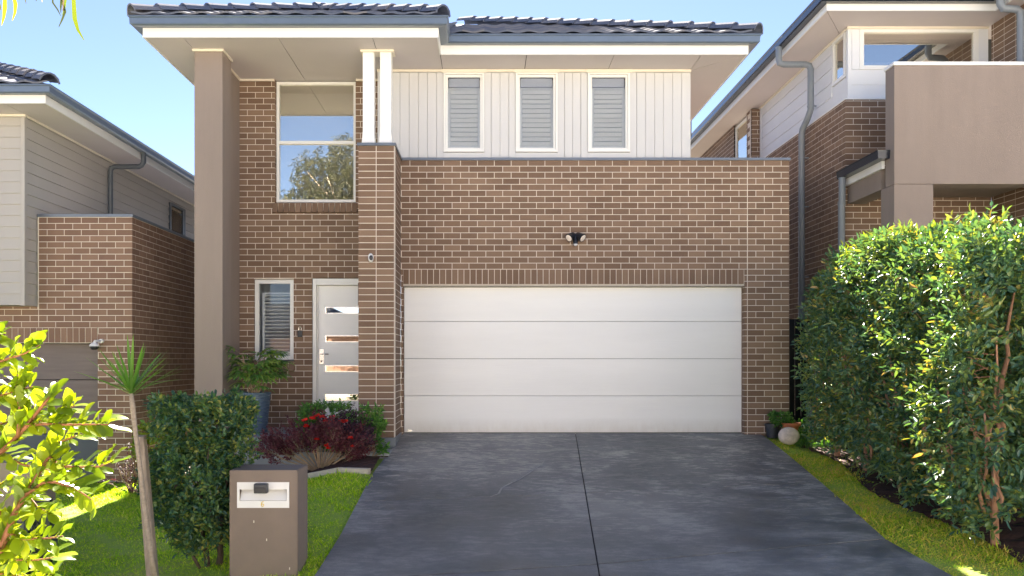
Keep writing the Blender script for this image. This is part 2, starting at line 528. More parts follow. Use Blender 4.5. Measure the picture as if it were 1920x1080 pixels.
def xat(line, Y):
    for (x0, y0), (x1, y1) in zip(line, line[1:]):
        if y1 <= Y <= y0: return x1 + (x0 - x1) * (Y - y1) / (y0 - y1)
    return line[0][0] if Y > line[0][1] else line[-1][0]


def cxat(Y): return 1.31 + (Y - 11.42) * 0.0808
def j1(x): return 8.15 + 0.13 * x if x < 1 else 8.28 + (x - 1) * 0.16
def j2(x): return 6.115 + 0.168 * x if x < 0.913 else 6.268 + (x - 0.913) * 0.232
def jt(x): return 11.385
def jb(x): return 3.0


drive = thing('driveway', None, None, (1.3, 9, 0)); structure(drive)
bed = MB()
Yk = [11.385, 10, 8.5, 7, 6, 5.5, 4.2, 3.0]
for a, b in zip(Yk, Yk[1:]):
    bed.poly([(xat(DL, a) + 0.01, a, float(pz(a)) - 0.014), (xat(DR, a) - 0.01, a, float(pz(a)) - 0.014), (xat(DR, b) - 0.01, b, float(pz(b)) - 0.014), (xat(DL, b) + 0.01, b, float(pz(b)) - 0.014)])
bed.obj('joint_bed', M['drive_joint'], drive)
for (lo, hi, g0, g1) in ((j1, jt, 0.004, 0.0), (j2, j1, 0.011, 0.004), (jb, j2, 0, 0.011)):
    for side in (0, 1):
        m = MB()
        n = 14
        K = 8
        grid = []
        for j in range(K + 1):
            row = []
            for i in range(n + 1):
                # solve for the point: u across, w along
                Y = None; X = 0.5
                for _ in range(12):
                    yl, yh = lo(X) + g0, hi(X) - g1
                    Y = yl + (yh - yl) * j / K
                    xl = xat(DL, Y) if side == 0 else cxat(Y) + 0.006
                    xr = cxat(Y) - 0.006 if side == 0 else xat(DR, Y)
                    X = xl + (xr - xl) * i / n
                row.append((X, Y, float(pz(Y))))
            grid.append(row)
        top = [p for r in grid for p in r]
        N = n + 1
        vs = top + [(x, y, z - 0.12) for x, y, z in top]
        fs = [(j * N + i, j * N + i + 1, (j + 1) * N + i + 1, (j + 1) * N + i) for j in range(K) for i in range(n)]
        o = len(top)
        for i in range(n):
            fs.append((i, i + 1, o + i + 1, o + i)); q = K * N; fs.append((q + i, q + i + 1, o + q + i + 1, o + q + i))
        for j in range(K):
            fs.append((j * N, (j + 1) * N, o + (j + 1) * N, o + j * N)); fs.append((j * N + n, (j + 1) * N + n, o + (j + 1) * N + n, o + j * N + n))
        m.add(vs, fs)
        m.obj('slab', M['drive'], drive)
B('threshold', drive, -1.16, 3.70, 11.388, 11.60, -0.12, -0.004, M['edging'])
# pale wavy scuff on the left slab
sc_px = [(919, 932), (935, 926), (941, 915), (954, 908), (972, 900), (994, 886), (1012, 873), (1020, 866)]
m = MB()
pts = []
for (x, y) in sc_px:
    Y = 2.294 / ((y - 676) / F + 0.11)
    pts.append(Vector(((x - 908) * Y / F, Y, float(pz(Y)) + 0.003)))
wd = [0.003, 0.012, 0.009, 0.014, 0.008, 0.012, 0.010, 0.003]
for i in range(len(pts) - 1):
    d = (pts[i + 1] - pts[i]).normalized(); nn = Vector((-d.y, d.x, 0))
    m.poly([pts[i] - nn * wd[i], pts[i] + nn * wd[i], pts[i + 1] + nn * wd[i + 1], pts[i + 1] - nn * wd[i + 1]])
m.obj('pale_scuff', paint('chalky_scuff', (0.42, 0.40, 0.37), 0.9, 0.3, 30), drive)

# ------------------------------------------------------------------ brickwork
CO, BH, BW, HW = 0.0862, 0.0772, 0.231, 0.110
MESHC = {}


def brick_mesh(w, h, d, mat):
    k = (round(w * 1000), round(h * 1000), round(d * 1000), mat.name)
    if k not in MESHC:
        MESHC[k] = MB().box(0, k[0] / 1000, 0, k[2] / 1000, 0, k[1] / 1000).mesh('brick', mat)
    return MESHC[k]


class Bag:
    """collects the bricks of one house; the largest in view become parts, the rest one part"""
    def __init__(s, house, mat): s.l = []; s.house = house; s.mat = mat

    def add(s, par, w, h, d, mtx, vis=1.0):
        c = mtx @ Vector((w / 2, 0, h / 2))
        s.l.append((w * h / max(c.y, 1) ** 2 * vis, par, w, h, d, mtx))

    def finish(s, limit=298):
        s.l.sort(key=lambda e: -e[0])
        for e in s.l[:limit]:
            _, par, w, h, d, mtx = e
            link(bpy.data.objects.new('brick', brick_mesh(w, h, d, s.mat)), par, mtx)
        rest = s.l[limit:]
        if rest:
            m = MB()
            for _, par, w, h, d, mtx in rest:
                vs = [mtx @ Vector(p) for p in ((0, 0, 0), (w, 0, 0), (w, d, 0), (0, d, 0), (0, 0, h), (w, 0, h), (w, d, h), (0, d, h))]
                m.add(vs, [(3, 2, 1, 0), (4, 5, 6, 7), (0, 1, 5, 4), (1, 2, 6, 5), (2, 3, 7, 6), (3, 0, 4, 7)], random.random())
            o = m.obj('brickwork', s.mat, s.house, attr=True)
            o['kind'] = 'stuff'


def frame(face, O):
    O = Vector(O)
    if face == 'F': return Matrix.Translation(O)
    if face == 'R': return Matrix.Translation(O) @ Matrix.Rotation(R(90), 4, 'Z')
    return Matrix.Translation(O) @ Matrix.Rotation(R(-90), 4, 'Z')


def wall(name, bag, parent, face, O, W, H, holes=(), start='plain', end='plain', par=0, phase=0.0, z_extra=0.0, T=0.11, vis=lambda u, z: 1.0, joints=(), skipbody=(), stack=False):
    """face F looks at the camera (u to +X), R looks +X, L looks -X (u runs back from the front corner for both)"""
    fm = frame(face, O)
    flip = face == 'L'
    IN = 0.0025
    if start == 'yield': phase += 0.12
    # --- mortar body
    ex = [(a - 0.004, b + 0.004, c - 0.004, d + 0.004) for a, b, c, d in holes] + list(skipbody)
    us = sorted(set([0.06 if start in ('yield', 'stackyield') else IN * (start == 'own'), W - IN * (end == 'own')] + [min(max(x, 0), W) for h in ex for x in h[:2]]))
    zs = sorted(set([0.0, H] + [min(max(x, 0), H) for h in ex for x in h[2:]]))
    fill = [[not any(h[0] - 1e-6 <= (us[i] + us[i + 1]) / 2 <= h[1] + 1e-6 and h[2] - 1e-6 <= (zs[j] + zs[j + 1]) / 2 <= h[3] + 1e-6 for h in ex) for j in range(len(zs) - 1)] for i in range(len(us) - 1)]
    m = MB()

    def P(u, y, z):
        return fm @ Vector(((-u if flip else u), y, z))
    y0, y1 = IN, T - 0.003
    ni, nj = len(us) - 1, len(zs) - 1
    for i in range(ni):
        for j in range(nj):
            if not fill[i][j]: continue
            a, b, c, d = us[i], us[i + 1], zs[j], zs[j + 1]
            m.poly([P(a, y0, c), P(b, y0, c), P(b, y0, d), P(a, y0, d)])
            m.poly([P(a, y1, c), P(a, y1, d), P(b, y1, d), P(b, y1, c)])
            if i == 0 or not fill[i - 1][j]: m.poly([P(a, y0, c), P(a, y0, d), P(a, y1, d), P(a, y1, c)])
            if i == ni - 1 or not fill[i + 1][j]: m.poly([P(b, y0, c), P(b, y1, c), P(b, y1, d), P(b, y0, d)])
            if j == 0 or not fill[i][j - 1]: m.poly([P(a, y0, c), P(a, y1, c), P(b, y1, c), P(b, y0, c)])
            if j == nj - 1 or not fill[i][j + 1]: m.poly([P(a, y0, d), P(b, y0, d), P(b, y1, d), P(a, y1, d)])
    body = m.obj(name, M['mortar'], parent)
    # --- bricks
    nc = int(math.ceil(H / CO))
    for r in range(nc):
        z0 = r * CO; z1 = min(z0 + BH, H - 0.001)
        if z1 - z0 < 0.012: continue
        p = (r + par) % 2
        off = (0.0 if p == 0 else 0.12) + phase
        if stack: off = phase
        k = -2
        sstart = 0.12 if start == 'stackyield' else 0.0 if start != 'yield' else (0.12 if p == 0 else 0.24)
        send = W if end != 'yield' else W - (0.12 if p == 0 else 0.24)
        while True:
            a = off + 0.24 * k; b = a + BW; k += 1
            if a > W: break
            segs = [(max(a, sstart), min(b, send), False)]
            extra = []
            for (h0, h1, h2, h3) in holes:
                if z1 <= h2 + 0.004 or z0 >= h3 - 0.004: continue
                ns = []
                for (s0, s1, t) in segs:
                    if s1 <= h0 - 0.008 or s0 >= h1 + 0.008: ns.append((s0, s1, t)); continue
                    q0, q1 = max(s0, h0), min(s1, h1)
                    if q1 - q0 > 0.02 and h2 - z0 > 0.015: extra.append((q0, q1, z0, h2))
                    if q1 - q0 > 0.02 and z1 - h3 > 0.015: extra.append((q0, q1, h3 + 0.001, z1))
                    if s0 < h0: ns.append((s0, h0, True))
                    if s1 > h1: ns.append((h1, s1, True))
                segs = ns
            for jx in joints:
                ns = []
                for (s0, s1, t) in segs:
                    if s0 < jx - 0.006 and s1 > jx + 0.006: ns += [(s0, jx - 0.006, t), (jx + 0.006, s1, t)]
                    else: ns.append((s0, s1, t))
                segs = ns
            for (s0, s1, y0_, y1_) in extra:
                bag.add(body, s1 - s0, y1_ - y0_, T, fm @ Matrix.Translation((-s1 if flip else s0, 0, y0_)), vis((s0 + s1) / 2, y0_))
            for (s0, s1, t) in segs:
                w = s1 - s0
                if w < 0.018: continue
                d = 0.05
                if t: d = T
                if (start == 'own' and s0 < 0.002): d = 0.11 if p == 0 else 0.23
                if (end == 'own' and s1 > W - 0.002): d = 0.11 if w > 0.15 else 0.23
                ux = -s1 if flip else s0
                jit = random.uniform(0, 0.0012)
                bag.add(body, w, z1 - z0, d, fm @ Matrix.Translation((ux, jit, z0)), vis((s0 + s1) / 2, (z0 + z1) / 2))
    return body


def soldiers(bag, body, x0, x1, y, z0, h, depth=0.11, pitch=0.0862):
    n = max(1, round((x1 - x0) / pitch)); st = (x1 - x0) / n
    for i in range(n):
        bag.add(body, st - 0.0095, h, depth, Matrix.Translation((x0 + i * st, y + random.uniform(0, 0.001), z0)))


# ================================================================== THE HOUSE
house = thing('house', 'two storey brown brick house with wide white garage door and pale upper cladding', 'house', (1.3, 11.4, 0))
bag = Bag(house, M['brick'])
ZT = 3.885                                   # top of parapet brickwork
GY = 11.30
# garage wall: left corner against the pillar, right free end
gx0, gx1 = -1.187, 4.337
zb = -0.0696
body = wall('garage_wall', bag, house, 'F', (gx0, GY, zb), gx1 - gx0, ZT - zb,
            holes=[(-1.153 - gx0 - 0.0, 3.70 - gx0, -1, 2.344 - zb)], end='own', par=0, phase=(gx1 - gx0 + 0.01) % 0.24, joints=(3.742 - gx0,),
            vis=lambda u, z: 1.0 + z * 0.01)
# soldier course over the door (its strip of wall mortar behind it)
MB().box(-1.153, 3.699, GY + 0.006, GY + 0.107, 2.122, 2.344).obj('lintel_mortar', M['mortar'], house)
soldiers(bag, body, -1.15, 3.70, GY, 2.128, 0.206)
B('lintel', house, -1.152, 3.698, GY + 0.002, GY + 0.16, 2.098, 2.12, M['edging'])
# pier side jambs: wing bricks are part of garage_wall by their depth
MB().box(3.7365, 3.7475, GY + 0.001, GY + 0.02, 2.13, ZT).obj('control_joint', M['mortar'], house)
B('garage_body', house, -1.186, 4.31, 11.62, 17.8, -0.3, 3.80, M['render'])
B('garage_ceiling_board', house, -1.15, 3.70, GY + 0.165, 11.61, 2.10, 2.2, M['dark'])
B('jamb_lining', house, -1.187, -1.153, GY + 0.115, 11.61, 0, 2.2, M['render'])
B('jamb_lining', house, 3.70, 4.3, GY + 0.115, 11.61, 0, 3.8, M['render'])
# garage door
gd = MB().box(-1.15, 3.697, 11.50, 11.54, 0.0, 2.09).obj('garage_door', M['door_gap'], house)
ph = [(0.008, 0.530), (0.5345, 1.0645), (1.069, 1.599), (1.6035, 2.092)]
for a, b in ph:
    B('door_panel', gd, -1.1495, 3.6965, 11.42, 11.499, a, b, M['door'], 0.003)
B('bottom_seal', gd, -1.149, 3.696, 11.425, 11.495, -0.003, 0.0075, M['black'])
MB().lathe([(0.035, -0.004), (0.035, 0.0)], (0, 0, 0), 12).obj('maker_badge', M['chrome'], gd, world=Matrix.Translation((-1.07, 11.419, 0.035)) @ Matrix.Rotation(R(90), 4, 'X') @ Matrix.Diagonal((1, 0.45, 1, 1)))
# capping of garage parapet and pillar: one folded metal strip
B('capping', house, gx0 + 0.02, gx1 + 0.015, GY - 0.018, GY + 0.14, ZT + 0.001, ZT + 0.038, M['cap'], 0.003)
B('capping', house, -1.685, -1.170, 10.515, GY + 0.14, ZT + 0.003, ZT + 0.040, M['cap'], 0.003)
# pillar beside the door
px0, px1, pY = -1.668, -1.187, 10.53
wall('pillar', bag, house, 'F', (px0, pY, 0.02), px1 - px0, ZT - 0.02, start='plain', end='own', par=0, phase=0.0, T=0.05, stack=True, vis=lambda u, z: 1.05)
wall('pillar_side', bag, house, 'R', (px1, pY, 0.02), GY - pY, ZT - 0.02, start='stackyield', par=1, T=0.1, phase=0.0)
B('pillar_core', house, px0 + 0.01, px1 - 0.102, pY + 0.055, 11.9, 0.02, ZT, M['mortar'])
wall('pillar_inner_side', bag, house, 'L', (px0, pY + 0.06, 0.02), 1.1, ZT - 0.02, T=0.05, vis=lambda u, z: 0.01)
B('pillar_footing', house, px0 - 0.02, px1 + 0.012, pY - 0.02, GY + 0.1, -0.35, 0.018, M['cap'], 0.004)

# entry wall
EY = 11.80
ex0, ex1 = -3.634, -1.50
ez = 0.027
h_big = (-3.11, -1.91, 3.26, 5.30)
h_side = (-3.42, -2.83, 0.93, 2.245)
h_door = (-2.56, -1.55, -1, 2.265)
hl = lambda h: (h[0] - ex0, h[1] - ex0, h[2] - ez, h[3] - ez)
ew = wall('entry_wall', bag, house, 'F', (ex0, EY, ez), ex1 - ex0, 5.215 - ez, holes=[hl(h_big), hl(h_side), hl(h_door)], par=1, phase=0.0,
          vis=lambda u, z: 0.05 if (u > 1.97) else 0.95)
# splayed sill bricks
def sill(x0, x1, zt, n, dz=0.165):
    m0 = MB().box(x0, x1, EY + 0.004, EY + 0.10, zt - dz, zt - 0.02).obj('sill_mortar', M['mortar'], house)
    st = (x1 - x0) / n
    for i in range(n):
        mm = Matrix.Translation((x0 + i * st, EY - 0.035, zt - dz + 0.004)) @ Matrix.Rotation(R(-14), 4, 'X')
        bag.add(ew, st - 0.010, dz - 0.02, 0.13, mm)
sill(-3.14, -1.88, 3.40, 15)
sill(-3.45, -2.81, 1.05, 7)
B('entry_backing', house, -3.634, -1.50, 12.6, 12.75, 0, 5.2, M['room'])
B('entry_roof_slab', house, -3.60, -1.3, 11.92, 12.6, 2.32, 3.2, M['room'])
B('room_floor', house, -3.6, -1.3, 11.92, 12.6, 0.0, 0.05, M['room'])
B('room_ceiling', house, -3.6, -1.3, 11.92, 12.6, 5.22, 5.3, M['room'])


def window(parent, x0, x1, y, z0, z1, fw=0.045, fd=0.07, frame='white_frame', glass='glass', transoms=(), name='window', gl_off=0.035):
    m = MB()
    m.box(x0, x0 + fw, y, y + fd, z0, z1); m.box(x1 - fw, x1, y, y + fd, z0, z1)
    m.box(x0 + fw, x1 - fw, y + 0.001, y + fd - 0.001, z0, z0 + fw); m.box(x0 + fw, x1 - fw, y + 0.001, y + fd - 0.001, z1 - fw, z1)
    for tz in transoms: m.box(x0 + fw, x1 - fw, y + 0.002, y + fd - 0.002, tz - fw * 0.55, tz + fw * 0.55)
    w = m.obj(name, M[frame], parent)
    zz = [z0 + fw] + sorted(t for t in transoms) + [z1 - fw]
    for a, b in zip(zz, zz[1:]):
        aa = a + (fw * 0.55 if a in transoms else 0); bb = b - (fw * 0.55 if b in transoms else 0)
        B('pane', w, x0 + fw + 0.0005, x1 - fw - 0.0005, y + gl_off, y + gl_off + 0.006, aa + 0.0005, bb - 0.0005, M[glass])
    return w


def louvres(w, x0, x1, y, z0, z1, n, tilt=62, blade=0.075, mat='louvre'):
    st = (z1 - z0) / n
    fm_ = MB()
    fm_.box(x0 - 0.035, x0, y - 0.012, y + 0.012, z0 - 0.05, z1 + 0.02); fm_.box(x1, x1 + 0.035, y - 0.012, y + 0.012, z0 - 0.05, z1 + 0.02)
    fm_.box(x0, x1, y - 0.011, y + 0.011, z0 - 0.05, z0 - 0.002); fm_.box(x0, x1, y - 0.011, y + 0.011, z1 + 0.002, z1 + 0.02)
    fm_.obj('shutter_frame', M[mat], w)
    me = MB().box(0, x1 - x0 - 0.004, -0.005, 0.005, -blade / 2, blade / 2).mesh('shutter_blade', M[mat])
    for i in range(n):
        link(bpy.data.objects.new('shutter_blade', me), w, Matrix.Translation((x0 + 0.002, y, z0 + (i + 0.5) * st)) @ Matrix.Rotation(R(90 - tilt), 4, 'X'))


# big stair window
bw = window(house, -3.105, -1.915, EY + 0.075, 3.405, 5.205, 0.04, 0.06, transoms=(4.30,), glass='glass_stair')
B('newel_post', house, -2.27, -2.19, 12.2, 12.28, 3.2, 3.72, M['white'])
hr = MB().box(-2.19, -1.6, 12.215, 12.265, 3.60, 3.66)
for k in range(4): hr.box(-2.08 + k * 0.14, -2.06 + k * 0.14, 12.23, 12.25, 3.2, 3.60)
hr.obj('stair_rail', M['white'], house)
M['pale_backing'] = paint('pale_backing_sheet', (0.80, 0.79, 0.78), 0.9, 0.03)
B('pale_backing_sheet', bw, -3.3, -1.75, 12.38, 12.39, 3.2, 5.2, M['pale_backing'])  # pale sheet added behind the stair glass to lighten the mirrored sky
# side light with shutter
sw = window(house, -3.415, -2.835, EY + 0.03, 1.055, 2.24, 0.055, 0.07)
louvres(sw, -3.30, -2.895, EY + 0.16, 1.17, 2.04, 16, tilt=18, blade=0.05)
# front door
fr = MB()
fr.box(-2.555, -2.50, EY + 0.02, EY + 0.14, 0.056, 2.26); fr.box(-1.61, -1.555, EY + 0.02, EY + 0.14, 0.056, 2.26)
fr.box(-2.50, -1.61, EY + 0.021, EY + 0.139, 2.165, 2.26)
fr.box(-2.50, -2.485, EY + 0.075, EY + 0.1395, 0.056, 2.165)
door_frame = fr.obj('door_frame', M['white_frame'], house, 0.004)
dz = [(1.742, 1.842), (1.315, 1.415), (0.868, 0.968), (0.438, 0.538)]
dl = MB()
dY0, dY1 = EY + 0.10, EY + 0.138
dx0, dx1, sx0, sx1 = -2.484, -1.612, -2.385, -1.70
zprev = 0.06
for a, b in sorted(dz):
    dl.box(dx0, dx1, dY0, dY1, zprev, a); zprev = b
    dl.box(dx0, sx0, dY0, dY1, a, b); dl.box(sx1, dx1, dY0, dY1, a, b)
dl.box(dx0, dx1, dY0, dY1, zprev, 2.16)
fd_ = dl.obj('front_door', M['white'], house)
for a, b in dz:
    f = MB(); e = 0.012
    f.box(sx0, sx1, dY0 - 0.006, dY0 + 0.01, a, a + e); f.box(sx0, sx1, dY0 - 0.006, dY0 + 0.01, b - e, b)
    f.box(sx0, sx0 + e, dY0 - 0.005, dY0 + 0.01, a + e, b - e); f.box(sx1 - e, sx1, dY0 - 0.005, dY0 + 0.01, a + e, b - e)
    f.obj('glazing_bead', M['chrome'], fd_)
    B('pane', fd_, sx0 + e, sx1 - e, dY0 + 0.012, dY0 + 0.018, a + e, b - e, M['glass_mirror'])
MB().box(-2.47, -2.40, dY0 - 0.012, dY0 - 0.001, 0.985, 1.215).obj('lock_plate', M['chrome'], fd_, 0.004)
MB().tube([(-2.435, dY0 - 0.012, 1.135), (-2.435, dY0 - 0.06, 1.135), (-2.42, dY0 - 0.065, 1.135), (-2.32, dY0 - 0.06, 1.135)], 0.009).obj('handle', M['chrome'], fd_, smooth=True)
MB().tube([(-2.435, dY0 - 0.022, 1.03), (-2.435, dY0 - 0.011, 1.03)], 0.014, 12).obj('keyhole', M['charcoal'], fd_)
B('door_closer', house, -1.872, -1.835, EY - 0.03, EY + 0.015, 1.86, 2.19, M['charcoal'], 0.004)

# rendered column and return wall on the left
B('render_column', house, -3.894, -3.515, 10.67, 11.04, -0.75, 5.195, M['render'], 0.006)
B('render_return_wall', house, -3.86, -3.634, 11.045, 12.0, -0.75, 5.195, M['render'])
B('house_side', house, -3.86, -3.70, 12.0, 24, -0.75, 5.2, M['render'])
# porch slab
B('porch_slab', house, -3.8, px0 - 0.022, 10.28, 11.93, -0.6, 0.05, M['slabconc'], 0.006)
B('porch_step', house, -2.2, -1.19, 9.95, 10.275, -0.6, -0.105, M['slabconc'], 0.006)
# upper floor body and cladding
CY = 11.42
cx0, cx1, cz0, cz1 = -1.52, 2.966, 3.93, 5.215
UW = [(-0.583, 0.0), (0.452, 1.052), (1.487, 2.09)]
mw = MB()
edges_ = [cx0 + 0.01] + [v for a, b in UW for v in (a, b)] + [cx1 - 0.01]
for a, b in zip(edges_[::2], edges_[1::2]): mw.box(a, b, CY + 0.03, CY + 0.2, cz0 - 0.2, cz1)
for a, b in UW: mw.box(a, b, CY + 0.031, CY + 0.199, cz0 - 0.2, 4.03)
mw.obj('upper_wall', M['clad'], house)
B('upper_body', house, cx0 + 0.02, cx1 - 0.02, 12.3, 24, 3.0, 5.2, M['clad'])
B('side_cladding', house, cx1 - 0.03, cx1, CY + 0.01, 24, 3.7, 5.2, M['clad'])
B('left_return', house, cx0, cx0 + 0.03, CY + 0.02, 12.3, 3.9, 5.2, M['clad'])
B('corner_board', house, cx0 - 0.012, cx0 + 0.045, CY - 0.012, CY + 0.02, cz0 - 0.02, cz1, M['clad'])
ztop = cz1 - 0.035
def boards(x0, x1, z0, z1, pitch=0.134):
    n = max(1, round((x1 - x0) / pitch)); st = (x1 - x0) / n
    for i in range(n):
        B('cladding_board', house, x0 + i * st + 0.0018, x0 + (i + 1) * st - 0.0018, CY, CY + 0.029, z0, z1, M['clad'], 0.002)
tw = 0.10
xs_ = [cx0 + 0.046] + [v for a, b in UW for v in (a - tw, b + tw)] + [cx1]
for a, b in zip(xs_[::2], xs_[1::2]): boards(a, b, cz0, ztop)
for a, b in UW:
    t_ = MB()
    t_.box(a - tw + 0.004, a - 0.002, CY - 0.004, CY + 0.029, cz0, ztop); t_.box(b + 0.002, b + tw - 0.004, CY - 0.004, CY + 0.029, cz0, ztop)
    t_.box(a - 0.001, b + 0.001, CY - 0.005, CY + 0.028, cz0, 4.028)
    t_.obj('window_trim', M['clad'], house)
    w = window(house, a, b, CY - 0.03, 4.035, 5.175, 0.028, 0.10, gl_off=0.05)
    s = MB(); f = 0.03
    s.box(a + f, a + 2 * f, CY + 0.0, CY + 0.045, 4.035 + f, 5.175 - f); s.box(b - 2 * f, b - f, CY, CY + 0.045, 4.035 + f, 5.175 - f)
    s.box(a + 2 * f, b - 2 * f, CY + 0.001, CY + 0.044, 4.035 + f, 4.035 + 2 * f); s.box(a + 2 * f, b - 2 * f, CY + 0.001, CY + 0.044, 5.175 - 2 * f, 5.175 - f)
    s.obj('sash', M['white_frame'], w)
    B('blind_box', w, a + 0.07, b - 0.07, CY + 0.05, CY + 0.10, 4.985, 5.11, M['soffit'])
    louvres(w, a + 0.095, b - 0.095, CY + 0.075, 4.14, 4.955, 12, tilt=45, blade=0.062)
    B('room_back', w, a - 0.05, b + 0.05, CY + 0.35, CY + 0.37, 4.0, 5.19, M['room'])
B('head_moulding', house, cx0 - 0.02, cx1, CY - 0.03, CY - 0.006, cz1 - 0.034, cz1, M['cream'])
for a, b in UW: B('head_moulding', house, a - 0.03, b + 0.03, CY - 0.05, CY - 0.031, cz1 - 0.05, cz1 - 0.002, M['cream'], 0.003)
# soffit mouldings round column, return wall and brick
mm = MB()
mm.box(-3.915, -3.495, 10.645, 10.669, 5.187, 5.217); mm.box(-3.514, -3.494, 10.67, 11.045, 5.187, 5.216)
mm.box(-3.633, -3.612, 11.05, 11.80, 5.187, 5.216); mm.box(-3.63, -3.115, 11.775, 11.799, 5.185, 5.215); mm.box(-1.905, -1.51, 11.775, 11.799, 5.185, 5.215)
mm.obj('soffit_moulding', M['cream'], house)

# twin flared posts on the pillar
for x0, x1 in ((-1.634, -1.484), (-1.402, -1.250)):
    m = MB(); cy = 10.76; e = 0.0
    prof = [(0.090, ZT + 0.041), (0.088, ZT + 0.07), (0.075, ZT + 0.24), (0.075, 5.185)]
    cxp = (x0 + x1) / 2
    vs = []
    for hw, z in prof: vs += [(cxp - hw, cy - hw, z), (cxp + hw, cy - hw, z), (cxp + hw, cy + hw, z), (cxp - hw, cy + hw, z)]
    fs = [(i * 4 + k, i * 4 + (k + 1) % 4, i * 4 + 4 + (k + 1) % 4, i * 4 + 4 + k) for i in range(3) for k in range(4)] + [(3, 2, 1, 0), (12, 13, 14, 15)]
    m.add(vs, fs); m.obj('white_post', M['white'], house, 0.003)
B('post_head_moulding', house, -1.665, -1.215, 10.66, 10.86, 5.186, 5.2175, M['cream'], 0.003)

# soffit: sheets with open joints
SZ = 5.22
def panel(pts, par=house, z=SZ, th=0.012, mat='soffit', name='soffit_sheet'):
    m = MB()
    vs = [(x, y, z) for x, y in pts] + [(x, y, z + th) for x, y in pts]
    n = len(pts)
    m.add(vs, [tuple(range(n - 1, -1, -1)), tuple(range(n, 2 * n))] + [(i, (i + 1) % n, n + (i + 1) % n, n + i) for i in range(n)])
    return m.obj(name, M[mat], par)
g = 0.004
bx = [-3.9, -2.67, -1.45, -0.60]
panel([(-4.40, 10.265), (-3.9 - g, 10.27), (-3.9 - g, 16), (-4.40, 16)])
panel([(-4.40, 16 + g), (-3.9 - g, 16 + g), (-3.9 - g, 24), (-4.40, 24)])
for a, b in zip(bx, bx[1:]): panel([(a + g, 10.27), (b - g, 10.27), (b - g, 11.95), (a + g, 11.95)])
for a, b in zip([-0.60, 0.58, 1.78], [0.58, 1.78, 2.966]): panel([(a + g, 10.84), (b - g, 10.84), (b - g, 11.6), (a + g, 11.6)])
panel([(2.966 + g, 11.45), (2.966 + g, 10.84), (3.58, 10.84)])
panel([(2.966 + g, 11.46), (3.592, 10.85), (3.592, 16), (2.966 + g, 16)])
panel([(2.966 + g, 16 + g), (3.592, 16 + g), (3.592, 24), (2.966 + g, 24)])
EP = [(-4.41, 24), (-4.41, 10.26), (-0.592, 10.26), (-0.592, 10.83), (3.60, 10.83), (3.60, 24)]
MB().sweep(EP, [(-0.02, 5.212), (0.0, 5.212), (0.0, 5.335), (-0.02, 5.335)]).obj('fascia', M['white'], house)
MB().sweep(EP, [(-0.02, 5.337), (0.004, 5.337), (0.095, 5.325), (0.118, 5.34), (0.122, 5.415), (0.135, 5.425), (0.135, 5.442), (0.118, 5.442), (0.108, 5.43), (0.10, 5.345), (0.006, 5.352), (0.004, 5.45), (-0.02, 5.45)]).obj('gutter', M['gutter'], house)
B('soffit_deck', house, -4.38, -0.62, 10.29, 12.0, 5.24, 5.30, M['dark'])
B('soffit_deck', house, -0.61, 3.57, 10.86, 12.0, 5.24, 5.30, M['dark'])
# left and right downpipe heads behind the eaves
yl = 13.2
MB().tube([(-4.50, yl, 5.33), (-4.50, yl, 5.13), (-4.46, yl, 5.06), (-4.38, yl, 5.03), (-3.95, yl, 5.03), (-3.91, yl, 4.98), (-3.91, yl, -0.7)], 0.045, 12).obj('downpipe', M['pipe'], house, smooth='auto')
yr = 14.2
MB().tube([(3.66, yr, 5.33), (3.66, yr, 5.05), (3.60, yr, 4.98), (3.1, yr, 4.98), (3.02, yr, 4.9), (3.02, yr, 3.8)], 0.045, 12).obj('downpipe', M['pipe'], house, smooth='auto')


# ------------------------------------------------------------------ roofs
def tile_mesh(L=0.42, W=0.305):
    m = MB()
    n = 8
    def hgt(t): return 0.011 * math.cos(2 * math.pi * t * 1.0)
    vs = []
    for j, (y, lift) in enumerate(((0, 0.034), (L, 0.010))):
        for i in range(n + 1):
            t = i / n
            vs.append((t * W, y, lift + hgt(t)))
    for i in range(n + 1):
        vs.append((i / n * W, 0.0, 0.034 + hgt(i / n) - 0.022))
    fs = [(i, i + 1, n + 2 + i, n + 1 + i) for i in range(n)] + [(2 * (n + 1) + i, 2 * (n + 1) + i + 1, i + 1, i) for i in range(n)]
    m.add(vs, fs)
    return m.mesh('roof_tile', M['tile'])


def cap_mesh(L=0.40):
    m = MB()
    vs = []
    prof = [(-0.13, -0.045), (-0.10, 0.015), (-0.05, 0.055), (0.0, 0.066), (0.05, 0.055), (0.10, 0.015), (0.13, -0.045)]
    for y, s_, lift in ((0, 1.0, 0.022), (L, 0.84, 0.0)):
        vs += [(x * s_, y, z * s_ + lift) for x, z in prof]
    for y, s_, lift in ((0, 1.0, 0.022), ):
        vs += [(x * s_ * 0.85, y + 0.002, (z - 0.022) * s_ + lift) for x, z in prof]
    n = len(prof)
    fs = [(i, i + 1, n + i + 1, n + i) for i in range(n - 1)] + [(2 * n + i, 2 * n + i + 1, i + 1, i) for i in range(n - 1)]
    m.add(vs, fs)
    return m.mesh('ridge_cap', M['tile'])


TILE, CAPM = tile_mesh(), cap_mesh()


def tiles(parent, O, uvec, upvec, inside, nu, nr, stag=0.0, gauge=0.335, pitchw=0.30):
    O, u, v = Vector(O), Vector(uvec).normalized(), Vector(upvec).normalized()
    n = u.cross(v)
    rot = Matrix((u, v, n)).transposed().to_4x4()
    for r in range(nr):
        for i in range(nu):
            uu = i * pitchw + stag * (r % 2); vv = r * gauge
            if not inside(uu + 0.15, vv + 0.12): continue
            p = O + u * uu + v * vv + n * random.uniform(0.0, 0.003)
            link(bpy.data.objects.new('roof_tile', TILE), parent, Matrix.Translation(p) @ rot)


